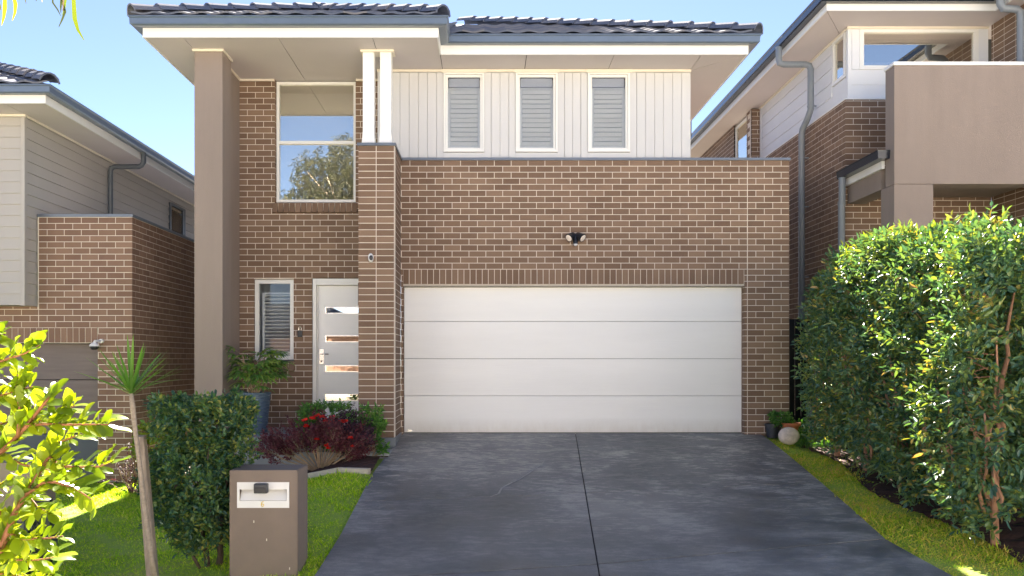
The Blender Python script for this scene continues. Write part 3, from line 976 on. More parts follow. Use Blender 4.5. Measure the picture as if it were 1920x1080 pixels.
def caps(parent, A, Bp, gauge=0.36):
    A, Bp = Vector(A), Vector(Bp)
    d = Bp - A; L = d.length; d = d.normalized()
    side = d.cross(Vector((0, 0, 1))).normalized(); up = side.cross(d)
    rot = Matrix((side, d, up)).transposed().to_4x4()
    n = int(L / gauge)
    for i in range(n + 1):
        p = A + d * (i * gauge) + Vector((random.uniform(-.004, .004), 0, random.uniform(0, .005)))
        link(bpy.data.objects.new('ridge_cap', CAPM), parent, Matrix.Translation(p) @ rot)


TP = 0.455
xl, xr, yf, ym, zg = -4.50, 3.69, 10.17, 10.74, 5.455
wp = -0.50
xa = (xl + wp) / 2; ra = (wp - xl) / 2                # projecting hip
xm = (xl + xr) / 2; rm = (xr - xl) / 2                # main hip
zA = zg + ra * TP; zM = zg + rm * TP
A_ = (xa, yf + ra, zA); Mx = (xm, ym + rm, zM)
yb = 24.0
rf = MB()
rf.poly([(xl, yf, zg), (wp, yf, zg), A_])
rf.poly([(wp, yf, zg), (wp, ym, zg), (xa, ym + ra, zA), A_])
rf.poly([(wp, ym, zg), (xr, ym, zg), Mx, (xa, ym + ra, zA)])
rf.poly([(xr, ym, zg), (xr, yb, zg), (xm, yb - 0.01, zM), Mx])
rf.poly([(xl, yf, zg), A_, (xa, ym + ra, zA), Mx, (xm, yb, zM), (xl, yb, zg)])
rf.poly([(xl, yf, zg), (xl, yb, zg), (xr, yb, zg), (xr, ym, zg), (wp, ym, zg), (wp, yf, zg)])
roof = rf.obj('roof', M['roofing'], house)
cosn = 1 / math.sqrt(1 + TP * TP)
up = (0, cosn, TP * cosn)
tiles(roof, (xl, yf - 0.03, zg - 0.005), (1, 0, 0), up, lambda u, v: v * cosn < u and v * cosn < (wp - xl) - u, 14, 7)
tiles(roof, (wp - 0.1, ym - 0.03, zg - 0.005), (1, 0, 0), up, lambda u, v: v * cosn < (xr - wp + 0.1) - u + 0.02 and v * cosn < 2.1 + (u * 1.0) and v * cosn < rm, 15, 13)
tiles(roof, (wp - 2.1, ym - 0.03, zg - 0.005), (1, 0, 0), up, lambda u, v: u < 2.0 and v * cosn > 2.1 - u - 0.05 + 0.0 and v * cosn < rm and v * cosn < u + 2.05, 7, 13)
for a, b in (((xl - 0.02, yf - 0.02, zg + 0.05), (xa, yf + ra, zA + 0.07)), ((wp - 0.02, yf, zg + 0.05), (xa, yf + ra, zA + 0.06)),
             ((xa, ym + ra - 0.1, zA + 0.03), (xa, yf + ra + 0.35, zA + 0.03)), ((xr + 0.02, ym - 0.02, zg + 0.05), (xm, ym + rm, zM + 0.07)),
             ((xm, yb, zM + 0.03), (xm, ym + rm + 0.7, zM + 0.03))):
    caps(roof, a, b)
MB().tube([(xm + 0.6, ym + rm + 2, zM - 0.6), (xm + 0.6, ym + rm + 2, zM + 0.25)], 0.04, 10).obj('vent_pipe', M['gutter'], roof)
bag.finish()

# ------------------------------------------------------------------ fittings on the house
fl = thing('floodlight', 'black twin head sensor light on the brick wall above the garage door', 'light', (1.29, GY, 2.73))
c = PX(1078, 446, GY)
MB().box(-0.035, 0.035, -0.03, 0.0, -0.03, 0.06).obj('mount', M['charcoal'], fl, 0.006, world=Matrix.Translation((c.x, GY, c.z)))
for sgn in (-1, 1):
    hd = MB().lathe([(0.022, 0.0), (0.034, 0.02), (0.055, 0.10), (0.060, 0.125), (0.054, 0.127)], n=16)
    w_ = Matrix.Translation((c.x + sgn * 0.02, GY - 0.05, c.z + 0.05)) @ Matrix.Rotation(R(-sgn * 48), 4, 'Y') @ Matrix.Rotation(R(148), 4, 'X')
    h_ = hd.obj('lamp_head', M['black'], fl, smooth='auto', world=w_)
    MB().lathe([(0.050, 0.1275), (0.030, 0.134)], n=16).obj('lens', M['louvre'], h_, world=w_)
MB().tube([(c.x, GY - 0.05, c.z + 0.03), (c.x, GY - 0.07, c.z - 0.07), (c.x, GY - 0.075, c.z - 0.10)], [0.028, 0.036, 0.034], 12).obj('motion_sensor', M['black'], fl, smooth='auto')
MB().lathe([(0.001, -0.028), (0.018, -0.022), (0.027, -0.008), (0.028, 0.004)], (c.x, GY - 0.078, c.z - 0.10), 12).obj('sensor_lens', M['white_plastic'], fl, smooth=True)

c = PX(696, 484, pY)
sc_ = thing('security_camera', 'small oval white security camera with black face on the brick pillar', 'camera', (c.x, pY, c.z))
MB().lathe([(0.001, 0), (0.026, 0.003), (0.034, 0.014), (0.034, 0.05), (0.026, 0.064), (0.001, 0.066)], n=20).obj('housing', M['white_plastic'], sc_, smooth='auto', world=Matrix.Translation((c.x, pY, c.z)) @ Matrix.Rotation(R(90), 4, 'X') @ Matrix.Diagonal((1, 1.75, 1, 1)))
MB().lathe([(0.001, 0.0), (0.026, 0.0), (0.024, 0.012), (0.001, 0.016)], n=20).obj('lens', M['black'], sc_, smooth='auto', world=Matrix.Translation((c.x + 0.007, pY - 0.064, c.z - 0.004)) @ Matrix.Rotation(R(90), 4, 'X') @ Matrix.Diagonal((1, 1.35, 1, 1)))
c = PX(563, 622, EY)
db = thing('key_safe', 'small black padlock key box hung on brick wall left of front door', 'key box', (c.x, EY, c.z))
MB().box(c.x - 0.034, c.x + 0.034, EY - 0.04, EY - 0.002, c.z - 0.08, c.z + 0.02).obj('box', M['black'], db, 0.006)
MB().tube([(c.x - 0.018, EY - 0.02, c.z + 0.015), (c.x - 0.018, EY - 0.02, c.z + 0.06), (c.x, EY - 0.02, c.z + 0.078), (c.x + 0.018, EY - 0.02, c.z + 0.06), (c.x + 0.018, EY - 0.02, c.z + 0.015)], 0.006, 8).obj('shackle', M['chrome'], db)

# ================================================================== LEFT HOUSE
lh = thing('left_house', 'neighbouring house at left with grey weatherboards over reddish brown brick garage', 'house', (-6, 11.2, -0.68))
bag = Bag(lh, M['brick_red'])
LY, LX = 11.16, -4.945
zb = -0.736; zt = 3.055
LW = 3.4
lx0 = LX - LW
fw_ = wall('garage_front_wall', bag, lh, 'F', (lx0, LY, zb), LW, zt - zb, holes=[(-1, -5.43 - lx0, -1, 1.505 - zb), (-1, -6.277 - lx0, 1.80 - zb, 9)], end='own', par=1, phase=(LW + 0.01) % 0.24, joints=(-6.26 - lx0,), vis=lambda u, z: 1.2 if u > 1.3 else 0.6)
MB().box(lx0, -5.437, LY + 0.006, LY + 0.107, 1.285, 1.505).obj('lintel_mortar', M['mortar'], lh)
soldiers(bag, fw_, lx0, -5.43, LY, 1.293, 0.204)
wall('garage_side_wall', bag, lh, 'R', (LX, LY, zb), 8.0, zt - zb, start='yield', par=1, vis=lambda u, z: 0.75 if u < 2.4 else 0.0)
MB().box(LX - 0.109, LX - 0.1, LY + 0.11, LY + 8, zb, zt).obj('side_backing', M['mortar'], lh)
MB().sweep([(-6.277, LY), (LX, LY), (LX, LY + 8)], [(-0.13, zt + 0.001), (0.015, zt + 0.001), (0.015, zt + 0.04), (-0.13, zt + 0.04)]).obj('capping', M['cap'], lh)
# panelled garage door
ld = MB().box(lx0 - 0.3, -5.432, LY + 0.20, LY + 0.22, zb, 1.28).obj('garage_door', M['drive_joint'], lh)
M['door_brown'] = paint('taupe_woodgrain_door', (0.17, 0.135, 0.125), 0.6, 0.16, 6, 0.3, 30, stretch=(0.25, 1, 4))
for a, b, mt in ((zb + 0.005, -0.01, 'reflection_plinth'), (0.0, 0.76, 'door_brown'), (0.77, 1.278, 'door_brown')):  # lowest panel: a slate reflection painted in as its colour
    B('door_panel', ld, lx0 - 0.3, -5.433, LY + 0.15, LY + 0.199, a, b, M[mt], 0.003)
ld['label'] = 'taupe woodgrain panelled garage door'
B('garage_core', lh, lx0 - 0.3, -5.43, LY + 0.225, LY + 0.5, zb, 3.0, M['dark'])
B('garage_roof_deck', lh, lx0, LX - 0.12, LY + 0.12, LY + 8, 2.85, 2.95, M['roofing'])
# weatherboard box
WX, WY, WZ0, WZ1 = -6.277, 10.85, 1.80, 4.40
B('upper_wall_core', lh, -9, WX - 0.03, WY + 0.03, 24, WZ0, WZ1, M['board_grey'])
pb = 0.153
n = int((WZ1 - WZ0) / pb)
def wboard(pts_out, z0, z1, name, mat, par, flare=0.022):
    """pts_out: two xy ends on the wall plane and the outward normal"""
    (a, b, nrm) = pts_out
    a, b, nrm = Vector(a), Vector(b), Vector(nrm)
    m = MB()
    prof = [(0.0, z0), (flare, z0), (0.006, z1), (0.0, z1)]
    vs = []
    for p in (a, b):
        for o, z in prof:
            q = p + nrm * o; vs.append((q.x, q.y, z))
    m.add(vs, [(3, 2, 1, 0), (4, 5, 6, 7)] + [(k, (k + 1) % 4, 4 + (k + 1) % 4, 4 + k) for k in range(4)])
    return m.obj(name, mat, par)
for i in range(n + 1):
    z0 = WZ0 + i * pb; z1 = min(z0 + pb - 0.0005, WZ1)
    if z1 - z0 < 0.02: continue
    wboard(((-9, WY + 0.03), (WX - 0.055, WY + 0.03), (0, -1)), z0, z1, 'weatherboard', M['board_grey'], lh)
    wboard(((WX - 0.03, WY + 0.06), (WX - 0.03, 24), (1, 0)), z0, z1, 'weatherboard', M['board_grey'], lh)
cbx = MB(); cbx.box(WX - 0.055, WX, WY, WY + 0.029, WZ0 - 0.01, WZ1); cbx.box(WX - 0.029, WX, WY + 0.03, WY + 0.06, WZ0 - 0.01, WZ1)
cbx.obj('corner_board', M['board_grey'], lh)
# side windows of the left house
for y0, y1 in ((15.9, 16.6), ):
    q = MB(); X = WX
    q.box(X - 0.02, X + 0.02, y0 - 0.05, y0, 3.0, 4.2); q.box(X - 0.02, X + 0.02, y1, y1 + 0.05, 3.0, 4.2); q.box(X - 0.02, X + 0.02, y0, y1, 4.15, 4.2)
    q.box(X - 0.019, X + 0.025, y1 - 0.1, y1 - 0.03, 3.0, 4.15)
    w = q.obj('window', M['pipe_dark'], lh)
    B('pane', w, X - 0.001, X + 0.006, y0, y1 - 0.1, 3.0, 4.15, M['glass'])
# eaves, gutter, fascia, roof
LEP = [(-12, 10.35), (-5.715, 10.35), (-5.715, 24)]
MB().sweep(LEP, [(-0.02, 4.39), (0.0, 4.39), (0.0, 4.50), (-0.02, 4.50)]).obj('fascia', M['white'], lh)
MB().sweep(LEP, [(-0.02, 4.502), (0.004, 4.502), (0.09, 4.49), (0.112, 4.505), (0.115, 4.575), (0.128, 4.585), (0.128, 4.602), (0.112, 4.602), (0.10, 4.51), (0.004, 4.515), (0.004, 4.61), (-0.02, 4.61)]).obj('gutter', M['gutter'], lh)
panel([(-12, 10.37), (-6.28, 10.37), (-6.28, 10.9), (-12, 10.9)], lh, 4.402)
panel([(-6.27, 10.37), (-5.735, 10.37), (-5.735, 24), (-6.27, 24)], lh, 4.402)
mm = MB(); mm.box(-9, WX + 0.02, WY - 0.02, WY, WZ1 - 0.03, WZ1); mm.box(WX, WX + 0.021, WY + 0.001, 24, WZ1 - 0.03, WZ1 - 0.001); mm.obj('soffit_moulding', M['cream'], lh)
xr2, yf2, zg2 = -5.62, 10.26, 4.61
rr = 3.6
lr = MB()
lr.poly([(xr2 - 2 * rr, yf2, zg2), (xr2, yf2, zg2), (xr2 - rr, yf2 + rr, zg2 + rr * TP)])
lr.poly([(xr2, yf2, zg2), (xr2, 24, zg2), (xr2 - rr, 24, zg2 + rr * TP), (xr2 - rr, yf2 + rr, zg2 + rr * TP)])
lr.poly([(xr2 - 2 * rr, yf2, zg2), (xr2 - rr, yf2 + rr, zg2 + rr * TP), (xr2 - rr, 24, zg2 + rr * TP), (xr2 - 2 * rr, 24, zg2)])
lroof = lr.obj('roof', M['roofing'], lh)
tiles(lroof, (xr2 - 2.1, yf2 - 0.03, zg2 - 0.005), (1, 0, 0), up, lambda u, v: v * cosn < 2.1 - u + 0.02, 7, 7)
caps(lroof, (xr2 + 0.02, yf2 - 0.02, zg2 + 0.05), (xr2 - rr, yf2 + rr, zg2 + rr * TP + 0.07))
# downpipe
Yd = 11.95
lp_ = MB().tube([(-5.66, 13.2, 4.50), (-5.66, 13.2, 4.33), (-5.69, 13.2, 4.28), (-5.74, 13.2, 4.26), (-6.13, 13.2, 4.26), (-6.19, 13.2, 4.24), (-6.21, 13.2, 4.18), (-6.21, 13.2, 2.9)], 0.042, 12).obj('downpipe', M['pipe_dark'], lh, smooth='auto')
bag.finish()

c = PX(177, 648, LY - 0.12)
nc = thing('dome_camera', 'white dome camera with dark glass on corner of left garage opening', 'camera', (c.x, LY, c.z))
MB().tube([(c.x + 0.05, LY, c.z + 0.065), (c.x + 0.05, LY - 0.05, c.z + 0.065)], 0.03, 12).obj('bracket', M['white_plastic'], nc)
MB().tube([(c.x + 0.05, LY - 0.05, c.z + 0.065), (c.x + 0.0, LY - 0.11, c.z + 0.06), (c.x, LY - 0.12, c.z + 0.03)], [0.018, 0.02, 0.028], 10).obj('arm', M['white_plastic'], nc, smooth=True)
MB().lathe([(0.03, 0.04), (0.062, 0.012), (0.068, -0.005), (0.066, -0.01)], (c.x, LY - 0.12, c.z), 20).obj('housing', M['white_plastic'], nc, smooth='auto')
MB().lathe([(0.060, -0.011), (0.056, -0.035), (0.036, -0.055), (0.004, -0.062)], (c.x, LY - 0.12, c.z), 20).obj('dome', M['black'], nc, smooth=True)

# ================================================================== RIGHT HOUSE
rh = thing('right_house', 'neighbouring house at right with taupe rendered balcony over brick and white boards', 'house', (6, 11.7, 0))
bag = Bag(rh, M['brick'])
RX, RY, RZ = 5.314, 11.69, 4.88
zb = -0.05
wall('upper_front_wall', bag, rh, 'F', (RX, RY, zb), 7.46 - RX, RZ - zb, start='own', par=0, holes=[(0.30, 1.55, 0.9, 3.15 - zb - 0.3)], vis=lambda u, z: 1.0 if z > 3.0 else 0.3)
wall('side_wall', bag, rh, 'L', (RX, RY, zb), 9.0, RZ - zb, start='yield', par=0, vis=lambda u, z: (0.9 if (z > 1.7 and u < 3.2 and z < 4.9) else 0.02))
wall('return_wall', bag, rh, 'L', (7.46, 10.35, zb), 1.34, 6.0 - zb, par=0, stack=True, phase=0.1, vis=lambda u, z: 0.9 if z > 2.4 and u < 1.2 else 0.05)
wall('front_bay_wall', bag, rh, 'F', (7.46, 10.35, zb), 2.0, 6.0 - zb, par=0, vis=lambda u, z: 0.01)
B('house_core', rh, RX + 0.12, 7.45, RY + 0.4, 24, -0.1, 4.8, M['dark'])
w = window(rh, RX + 0.31, RX + 1.54, RY + 0.05, 0.9, 2.80, 0.05, 0.06)
B('room_back', rh, RX + 0.12, 7.4, RY + 0.3, RY + 0.35, 0, 4.8, M['room'])
# white upper walls, set back behind the brick
UX, UY = 5.39, 11.77
B('flashing', rh, RX - 0.008, 7.455, RY - 0.008, UY + 0.02, RZ + 0.001, RZ + 0.02, M['white'])
B('side_flashing', rh, RX - 0.0085, UX + 0.02, UY + 0.021, 15.45, RZ + 0.001, RZ + 0.02, M['white'])
bw0 = RZ + 0.021
# front boards below the window
for i in range(2):
    wboard(((UX + 0.045, UY), (7.455, UY), (0, -1)), bw0 + i * 0.22, bw0 + (i + 1) * 0.22 - 0.004, 'weatherboard', M['board_white'], rh, 0.012)
B('upper_front_core', rh, UX + 0.03, 7.45, UY + 0.001, UY + 0.25, RZ + 0.02, 5.36, M['board_white'])
fw2 = window(rh, 5.555, 7.31, UY - 0.02, 5.345, 5.955, 0.06, 0.1, glass='glass_mirror')
B('window_trim', rh, UX + 0.05, 5.553, UY - 0.014, UY + 0.1, 5.345, 5.955, M['board_white'])
B('window_trim', rh, 7.312, 7.455, UY - 0.014, UY + 0.1, 5.345, 5.955, M['board_white'])
B('room_back', rh, 5.45, 7.45, UY + 1.4, UY + 1.45, 4.8, 6.0, M['room'])
B('corner_board', rh, UX - 0.012, UX + 0.045, UY - 0.016, UY + 0.045, bw0, 5.96, M['board_white'])
z = bw0
k = 0
while z < 5.95:
    z1 = min(z + 0.216, 5.96)
    segs = [(UY + 0.05, 15.45)]
    if z1 > 5.26: segs = [(12.32, 15.45)]
    for a, b in segs:
        # front end of this board, outward is -X; run from back to front keeps the normal
        wboard(((UX, b), (UX, a), (-1, 0)), z, z1 - 0.004, 'weatherboard', M['board_white'], rh, 0.012)
    z += 0.22; k += 1
B('side_core', rh, UX + 0.001, UX + 0.2, 12.30, 15.45, RZ + 0.02, 5.96, M['board_white'])
B('side_core', rh, UX + 0.001, UX + 0.2, UY + 0.05, 12.29, RZ + 0.02, 5.26, M['board_white'])
# small side window near the corner
q = MB(); a, b, z0, z1 = 11.84, 12.28, 5.27, 5.95
q.box(UX - 0.02, UX + 0.05, a, a + 0.05, z0, z1); q.box(UX - 0.02, UX + 0.05, b - 0.05, b, z0, z1); q.box(UX - 0.019, UX + 0.05, a + 0.05, b - 0.05, z0, z0 + 0.05); q.box(UX - 0.019, UX + 0.05, a + 0.05, b - 0.05, z1 - 0.05, z1)
w = q.obj('window', M['white_frame'], rh)
B('pane', w, UX + 0.012, UX + 0.018, a + 0.05, b - 0.05, z0 + 0.05, z1 - 0.05, M['glass_mirror'])
# brick beyond the boards with its window
wall('rear_side_wall', bag, rh, 'L', (5.216, 15.5, 4.0), 0.30, 1.95, par=0, start='yield', vis=lambda u, z: 0.5)
wall('rear_side_end', bag, rh, 'F', (5.216, 15.5, 4.0), 0.24, 1.95, par=0, vis=lambda u, z: 0.5)
wall('rear_side_wall', bag, rh, 'L', (5.216, 16.6, 4.0), 6.5, 1.95, par=0, vis=lambda u, z: 0.2)
w = MB().box(5.24, 5.28, 15.8, 15.84, 4.0, 5.9).box(5.24, 5.28, 16.55, 16.59, 4.0, 5.9).box(5.241, 5.279, 15.84, 16.55, 5.85, 5.9).obj('window', M['white_frame'], rh)
B('pane', w, 5.262, 5.268, 15.84, 16.55, 4.0, 5.85, M['glass_mirror'])
B('vertical_trim', rh, UX - 0.02, UX + 0.01, 15.43, 15.49, RZ, 5.96, M['board_white'])
# eaves
rp = [(4.816, 24), (4.816, 11.18), (7.2, 11.18), (7.2, 10.1), (9, 10.1)]
MB().sweep(rp, [(-0.02, 5.965), (0, 5.965), (0, 6.06), (-0.02, 6.06)]).obj('fascia', M['white'], rh)
MB().sweep(rp, [(-0.02, 6.062), (0.004, 6.062), (0.10, 6.05), (0.118, 6.065), (0.12, 6.15), (0.13, 6.155), (0.13, 6.17), (0.11, 6.17), (0.10, 6.075), (0.004, 6.08), (0.004, 6.18), (-0.02, 6.18)]).obj('gutter', M['gutter_dark'], rh)
panel([(4.83, 11.20), (9, 11.20), (9, 12.2), (5.5, 12.2)], rh, 5.972)
panel([(4.83, 11.21), (5.49, 12.2), (5.49, 24), (4.83, 24)], rh, 5.972)
panel([(7.21, 10.12), (9, 10.12), (9, 11.195), (7.21, 11.195)], rh, 5.972)
MB().box(4.83, 9, 12.2, 24, 5.98, 6.0).obj('ceiling_deck', M['dark'], rh)
mm = MB(); mm.box(UX - 0.03, UX - 0.005, UY - 0.02, 15.5, 5.94, 5.97); mm.box(UX - 0.03, 7.45, UY - 0.045, UY - 0.021, 5.94, 5.9695); mm.obj('soffit_moulding', M['cream'], rh)
rr_ = MB()
rr_.poly([(4.7, 11.06, 6.19), (12, 11.06, 6.19), (8.3, 14.7, 7.9)])
rr_.poly([(4.7, 11.06, 6.19), (8.3, 14.7, 7.9), (8.3, 24, 7.9), (4.7, 24, 6.19)])
rr_.poly([(12, 11.06, 6.19), (12, 24, 6.19), (8.3, 24, 7.9), (8.3, 14.7, 7.9)])
rr_.obj('roof', M['roofing'], rh)
# balcony: rendered parapet, column, beam, small roof edge
bz0, bz1 = 3.34, 4.885
B('balcony_parapet', rh, 5.34, 9.5, 10.35, 10.58, bz0, bz1, M['render'], 0.004)
B('parapet_cap', rh, 5.325, 9.5, 10.335, 10.595, bz1 + 0.001, bz1 + 0.045, M['white'], 0.004)
B('balcony_column', rh, 5.34, 5.85, 10.353, 10.70, -0.1, bz0 - 0.004, M['render'], 0.004)
B('balcony_beam', rh, 5.343, 5.6, 10.702, 11.685, bz0, bz0 + 0.29, M['render'])
B('balcony_floor', rh, 5.61, 7.45, 10.585, 11.68, bz0 + 0.10, bz0 + 0.27, M['render'])
B('beam_fascia', rh, 5.30, 5.342, 10.60, 11.68, 3.60, 3.70, M['white'])
MB().sweep([(5.30, 11.68), (5.30, 10.575), (5.338, 10.575)], [(-0.01, 3.70), (0.02, 3.70), (0.115, 3.70), (0.125, 3.79), (0.13, 3.81), (0.11, 3.81), (-0.01, 3.81)]).obj('gutter', M['gutter_dark'], rh)
# downpipes
Yp = 12.72
dp = MB().tube([(4.715, Yp, 6.06), (4.715, Yp, 5.86), (4.73, Yp, 5.80), (4.79, Yp, 5.78), (5.14, Yp, 5.78), (5.20, Yp, 5.76), (5.225, Yp, 5.70), (5.225, Yp, 5.06), (5.215, Yp + 0.10, 4.94), (5.20, Yp + 0.26, 4.82), (5.20, Yp + 0.30, 4.74), (5.20, Yp + 0.30, -0.1)], 0.05, 14).obj('downpipe', M['pipe'], rh, smooth='auto')
for z in (5.1, 4.35, 3.55, 2.4): 
    yy = Yp if z > 5 else Yp + 0.30; xx = 5.225 if z > 5 else 5.20
    MB().tube([(xx, yy, z), (xx, yy, z + 0.02)], 0.055, 14).box(xx + 0.03, RX, yy - 0.012, yy + 0.012, z - 0.0, z + 0.019).obj('pipe_bracket', M['pipe'], dp)
dp = MB().tube([(5.205, 11.56, 3.70), (5.205, 11.56, 3.38), (5.215, 11.60, 3.30), (5.215, 11.60, -0.1)], 0.048, 14).obj('downpipe', M['pipe'], rh, smooth='auto')
MB().tube([(5.215, 11.60, 3.3), (5.215, 11.60, 3.36)], 0.054, 14).obj('pipe_collar', M['pipe'], dp)
Yq = 11.5
MB().tube([(7.08, 10.9, 6.06), (7.08, 10.9, 5.93), (7.11, 10.9, 5.87), (7.3, 10.9, 5.86), (7.35, 10.9, 5.82), (7.36, 10.9, 5.74), (7.36, 10.9, 4.9)], 0.05, 14).obj('downpipe', M['pipe'], rh, smooth='auto')
bag.finish()

# pipes standing in the side passage, dark side gate
for (x, y, Y, z1, lab) in ((1519, 760, 11.75, 0.42, 'grey vertical drain riser with collar beside the dark side gate'),):
    X = (x - 908) * Y / F
    t_ = thing('drain_riser', lab, 'pipe', (X, Y, 0))
    MB().tube([(X, Y, -0.15), (X, Y, z1)], 0.05, 14).obj('pipe', M['pipe'], t_, smooth='auto')
    MB().tube([(X, Y, z1 - 0.08), (X, Y, z1 + 0.02)], 0.065, 14).obj('collar', M['pipe'], t_, smooth='auto')
gt = thing('side_gate', 'black vertical slat gate in the passage right of the garage', 'gate', (4.8, 12.6, 0))
for i in range(9):
    x = 4.36 + i * 0.095
    B('slat', gt, x, x + 0.085, 12.6, 12.62, -0.1, 1.70, M['fence'])
B('rail', gt, 4.36, 5.2, 12.625, 12.65, 1.4, 1.46, M['fence']); B('rail', gt, 4.36, 5.2, 12.625, 12.65, 0.1, 0.16, M['fence'])
B('post', gt, 4.30, 4.352, 12.58, 12.64, -0.1, 1.74, M['fence'])

# ================================================================== MAILBOX
mb = thing('mailbox', 'taupe rendered pillar mailbox with white slot plate and faded number 6', 'mailbox', (-1.69, 6.25, -0.64))
mx0, mx1, my0, my1, mz1 = -1.951, -1.4286, 6.08, 6.43, 0.20
c0 = PX(445, 904, my0); c1 = PX(542.5, 952, my0)
sx0, sx1, sz1, sz0 = c0.x, c1.x, c0.z, c1.z
m = MB()
ix0, ix1, iz0, iz1 = sx0 + 0.018, sx1 - 0.018, sz0 + 0.055, sz1 - 0.055
m.box(mx0, ix0, my0, my0 + 0.06, sz0 - 0.02, mz1); m.box(ix1, mx1, my0, my0 + 0.06, sz0 - 0.02, mz1)
m.box(ix0, ix1, my0, my0 + 0.06, iz1, mz1); m.box(ix0, ix1, my0, my0 + 0.06, sz0 - 0.02, iz0)
m.box(mx0, mx1, my0, my0 + 0.06, -0.75, sz0 - 0.02); m.box(mx0, mx1, my0 + 0.06, my1, -0.75, mz1)
bmw = MB().box(mx0, mx1, my0, my1, -0.75, mz1)
# body: single bevelled block with a cut pocket made from the outer shell
bmx = bmesh.new()
def ring(x0, x1, z0, z1, y): return [bmx.verts.new((x, y, z)) for x, z in ((x0, z0), (x1, z0), (x1, z1), (x0, z1))]
o_ = ring(mx0, mx1, -0.75, mz1, my0); i_ = ring(ix0, ix1, iz0, iz1, my0); ii = ring(ix0, ix1, iz0, iz1, my0 + 0.07); bk = ring(mx0, mx1, -0.75, mz1, my1)
for k in range(4):
    k2 = (k + 1) % 4
    bmx.faces.new((o_[k], o_[k2], i_[k2], i_[k])); bmx.faces.new((i_[k], i_[k2], ii[k2], ii[k])); bmx.faces.new((o_[k2], o_[k], bk[k], bk[k2]))
bmx.faces.new(ii); bmx.faces.new(bk[::-1])
bmesh.ops.recalc_face_normals(bmx, faces=bmx.faces)
eds = [e for e in bmx.edges if all(v in (o_ + bk) for v in e.verts)]
bmesh.ops.bevel(bmx, geom=eds, offset=0.006, segments=2, affect='EDGES')
me = bpy.data.meshes.new('pillar'); bmx.to_mesh(me); bmx.free(); me.materials.append(M['render_mail'])
link(bpy.data.objects.new('pillar', me), mb)
pl = MB()
pl.box(sx0, ix0, my0 - 0.008, my0 - 0.0005, sz0, sz1); pl.box(ix1, sx1, my0 - 0.008, my0 - 0.0005, sz0, sz1)
pl.box(ix0, ix1, my0 - 0.0078, my0 - 0.0005, iz1, sz1); pl.box(ix0, ix1, my0 - 0.0078, my0 - 0.0005, sz0, iz0)
plate = pl.obj('slot_plate', M['white_plastic'], mb)
MB().add([(ix0 + .001, my0 + 0.002, iz0 + .001), (ix1 - .001, my0 + 0.002, iz0 + .001), (ix1 - .001, my0 + 0.045, iz1 - 0.006), (ix0 + .001, my0 + 0.045, iz1 - 0.006),
          (ix0 + .001, my0 + 0.004, iz0 + .001), (ix1 - .001, my0 + 0.004, iz0 + .001), (ix1 - .001, my0 + 0.048, iz1 - 0.006), (ix0 + .001, my0 + 0.048, iz1 - 0.006)],
         [(0, 1, 2, 3), (7, 6, 5, 4)]) 
fq = MB(); fq.add([(ix0 + .001, my0 + 0.002, iz0 + .001), (ix1 - .001, my0 + 0.002, iz0 + .001), (ix1 - .001, my0 + 0.045, iz1 - 0.006), (ix0 + .001, my0 + 0.045, iz1 - 0.006),
          (ix0 + .001, my0 + 0.006, iz0 + .001), (ix1 - .001, my0 + 0.006, iz0 + .001), (ix1 - .001, my0 + 0.049, iz1 - 0.006), (ix0 + .001, my0 + 0.049, iz1 - 0.006)],
         [(0, 1, 2, 3), (7, 6, 5, 4), (0, 4, 5, 1), (1, 5, 6, 2), (2, 6, 7, 3), (3, 7, 4, 0)])
fq.obj('slot_flap', M['white_plastic'], mb)
lc = PX(492, 914, my0)
MB().box(lc.x - 0.052, lc.x + 0.052, my0 - 0.06, my0 - 0.009, lc.z - 0.038, lc.z + 0.036).obj('lock_box', M['charcoal'], mb, 0.008)
MB().box(lc.x - 0.045, lc.x + 0.045, my0 - 0.068, my0 - 0.0605, lc.z - 0.032, lc.z + 0.008).obj('lock_cover', M['black'], mb, 0.003)
for x_, y_2 in ((476, 978), (543, 1066), (500, 1012)):
    q_ = PX(x_, y_2, my0); MB().box(q_.x - 0.003, q_.x + 0.003, my0 - 0.002, my0 - 0.0003, q_.z - 0.009, q_.z + 0.009).obj('paint_chip', M['cream'], mb)
# numeral 6
nc_ = PX(493, 945.5, my0)
m = MB(); y_ = my0 - 0.0095; s = 0.0105
path6 = [(0.9, 1.9), (0.2, 2.1), (-0.6, 1.5), (-0.95, 0.4), (-0.9, -0.7), (-0.4, -1.4), (0.4, -1.4), (0.9, -0.8), (0.8, 0.0), (0.2, 0.4), (-0.5, 0.2), (-0.85, -0.3)]
m.tube([(nc_.x + x * s, y_, nc_.z + z * s) for x, z in path6], 0.0032, 6)
m.obj('numeral', M['yellow'], mb)

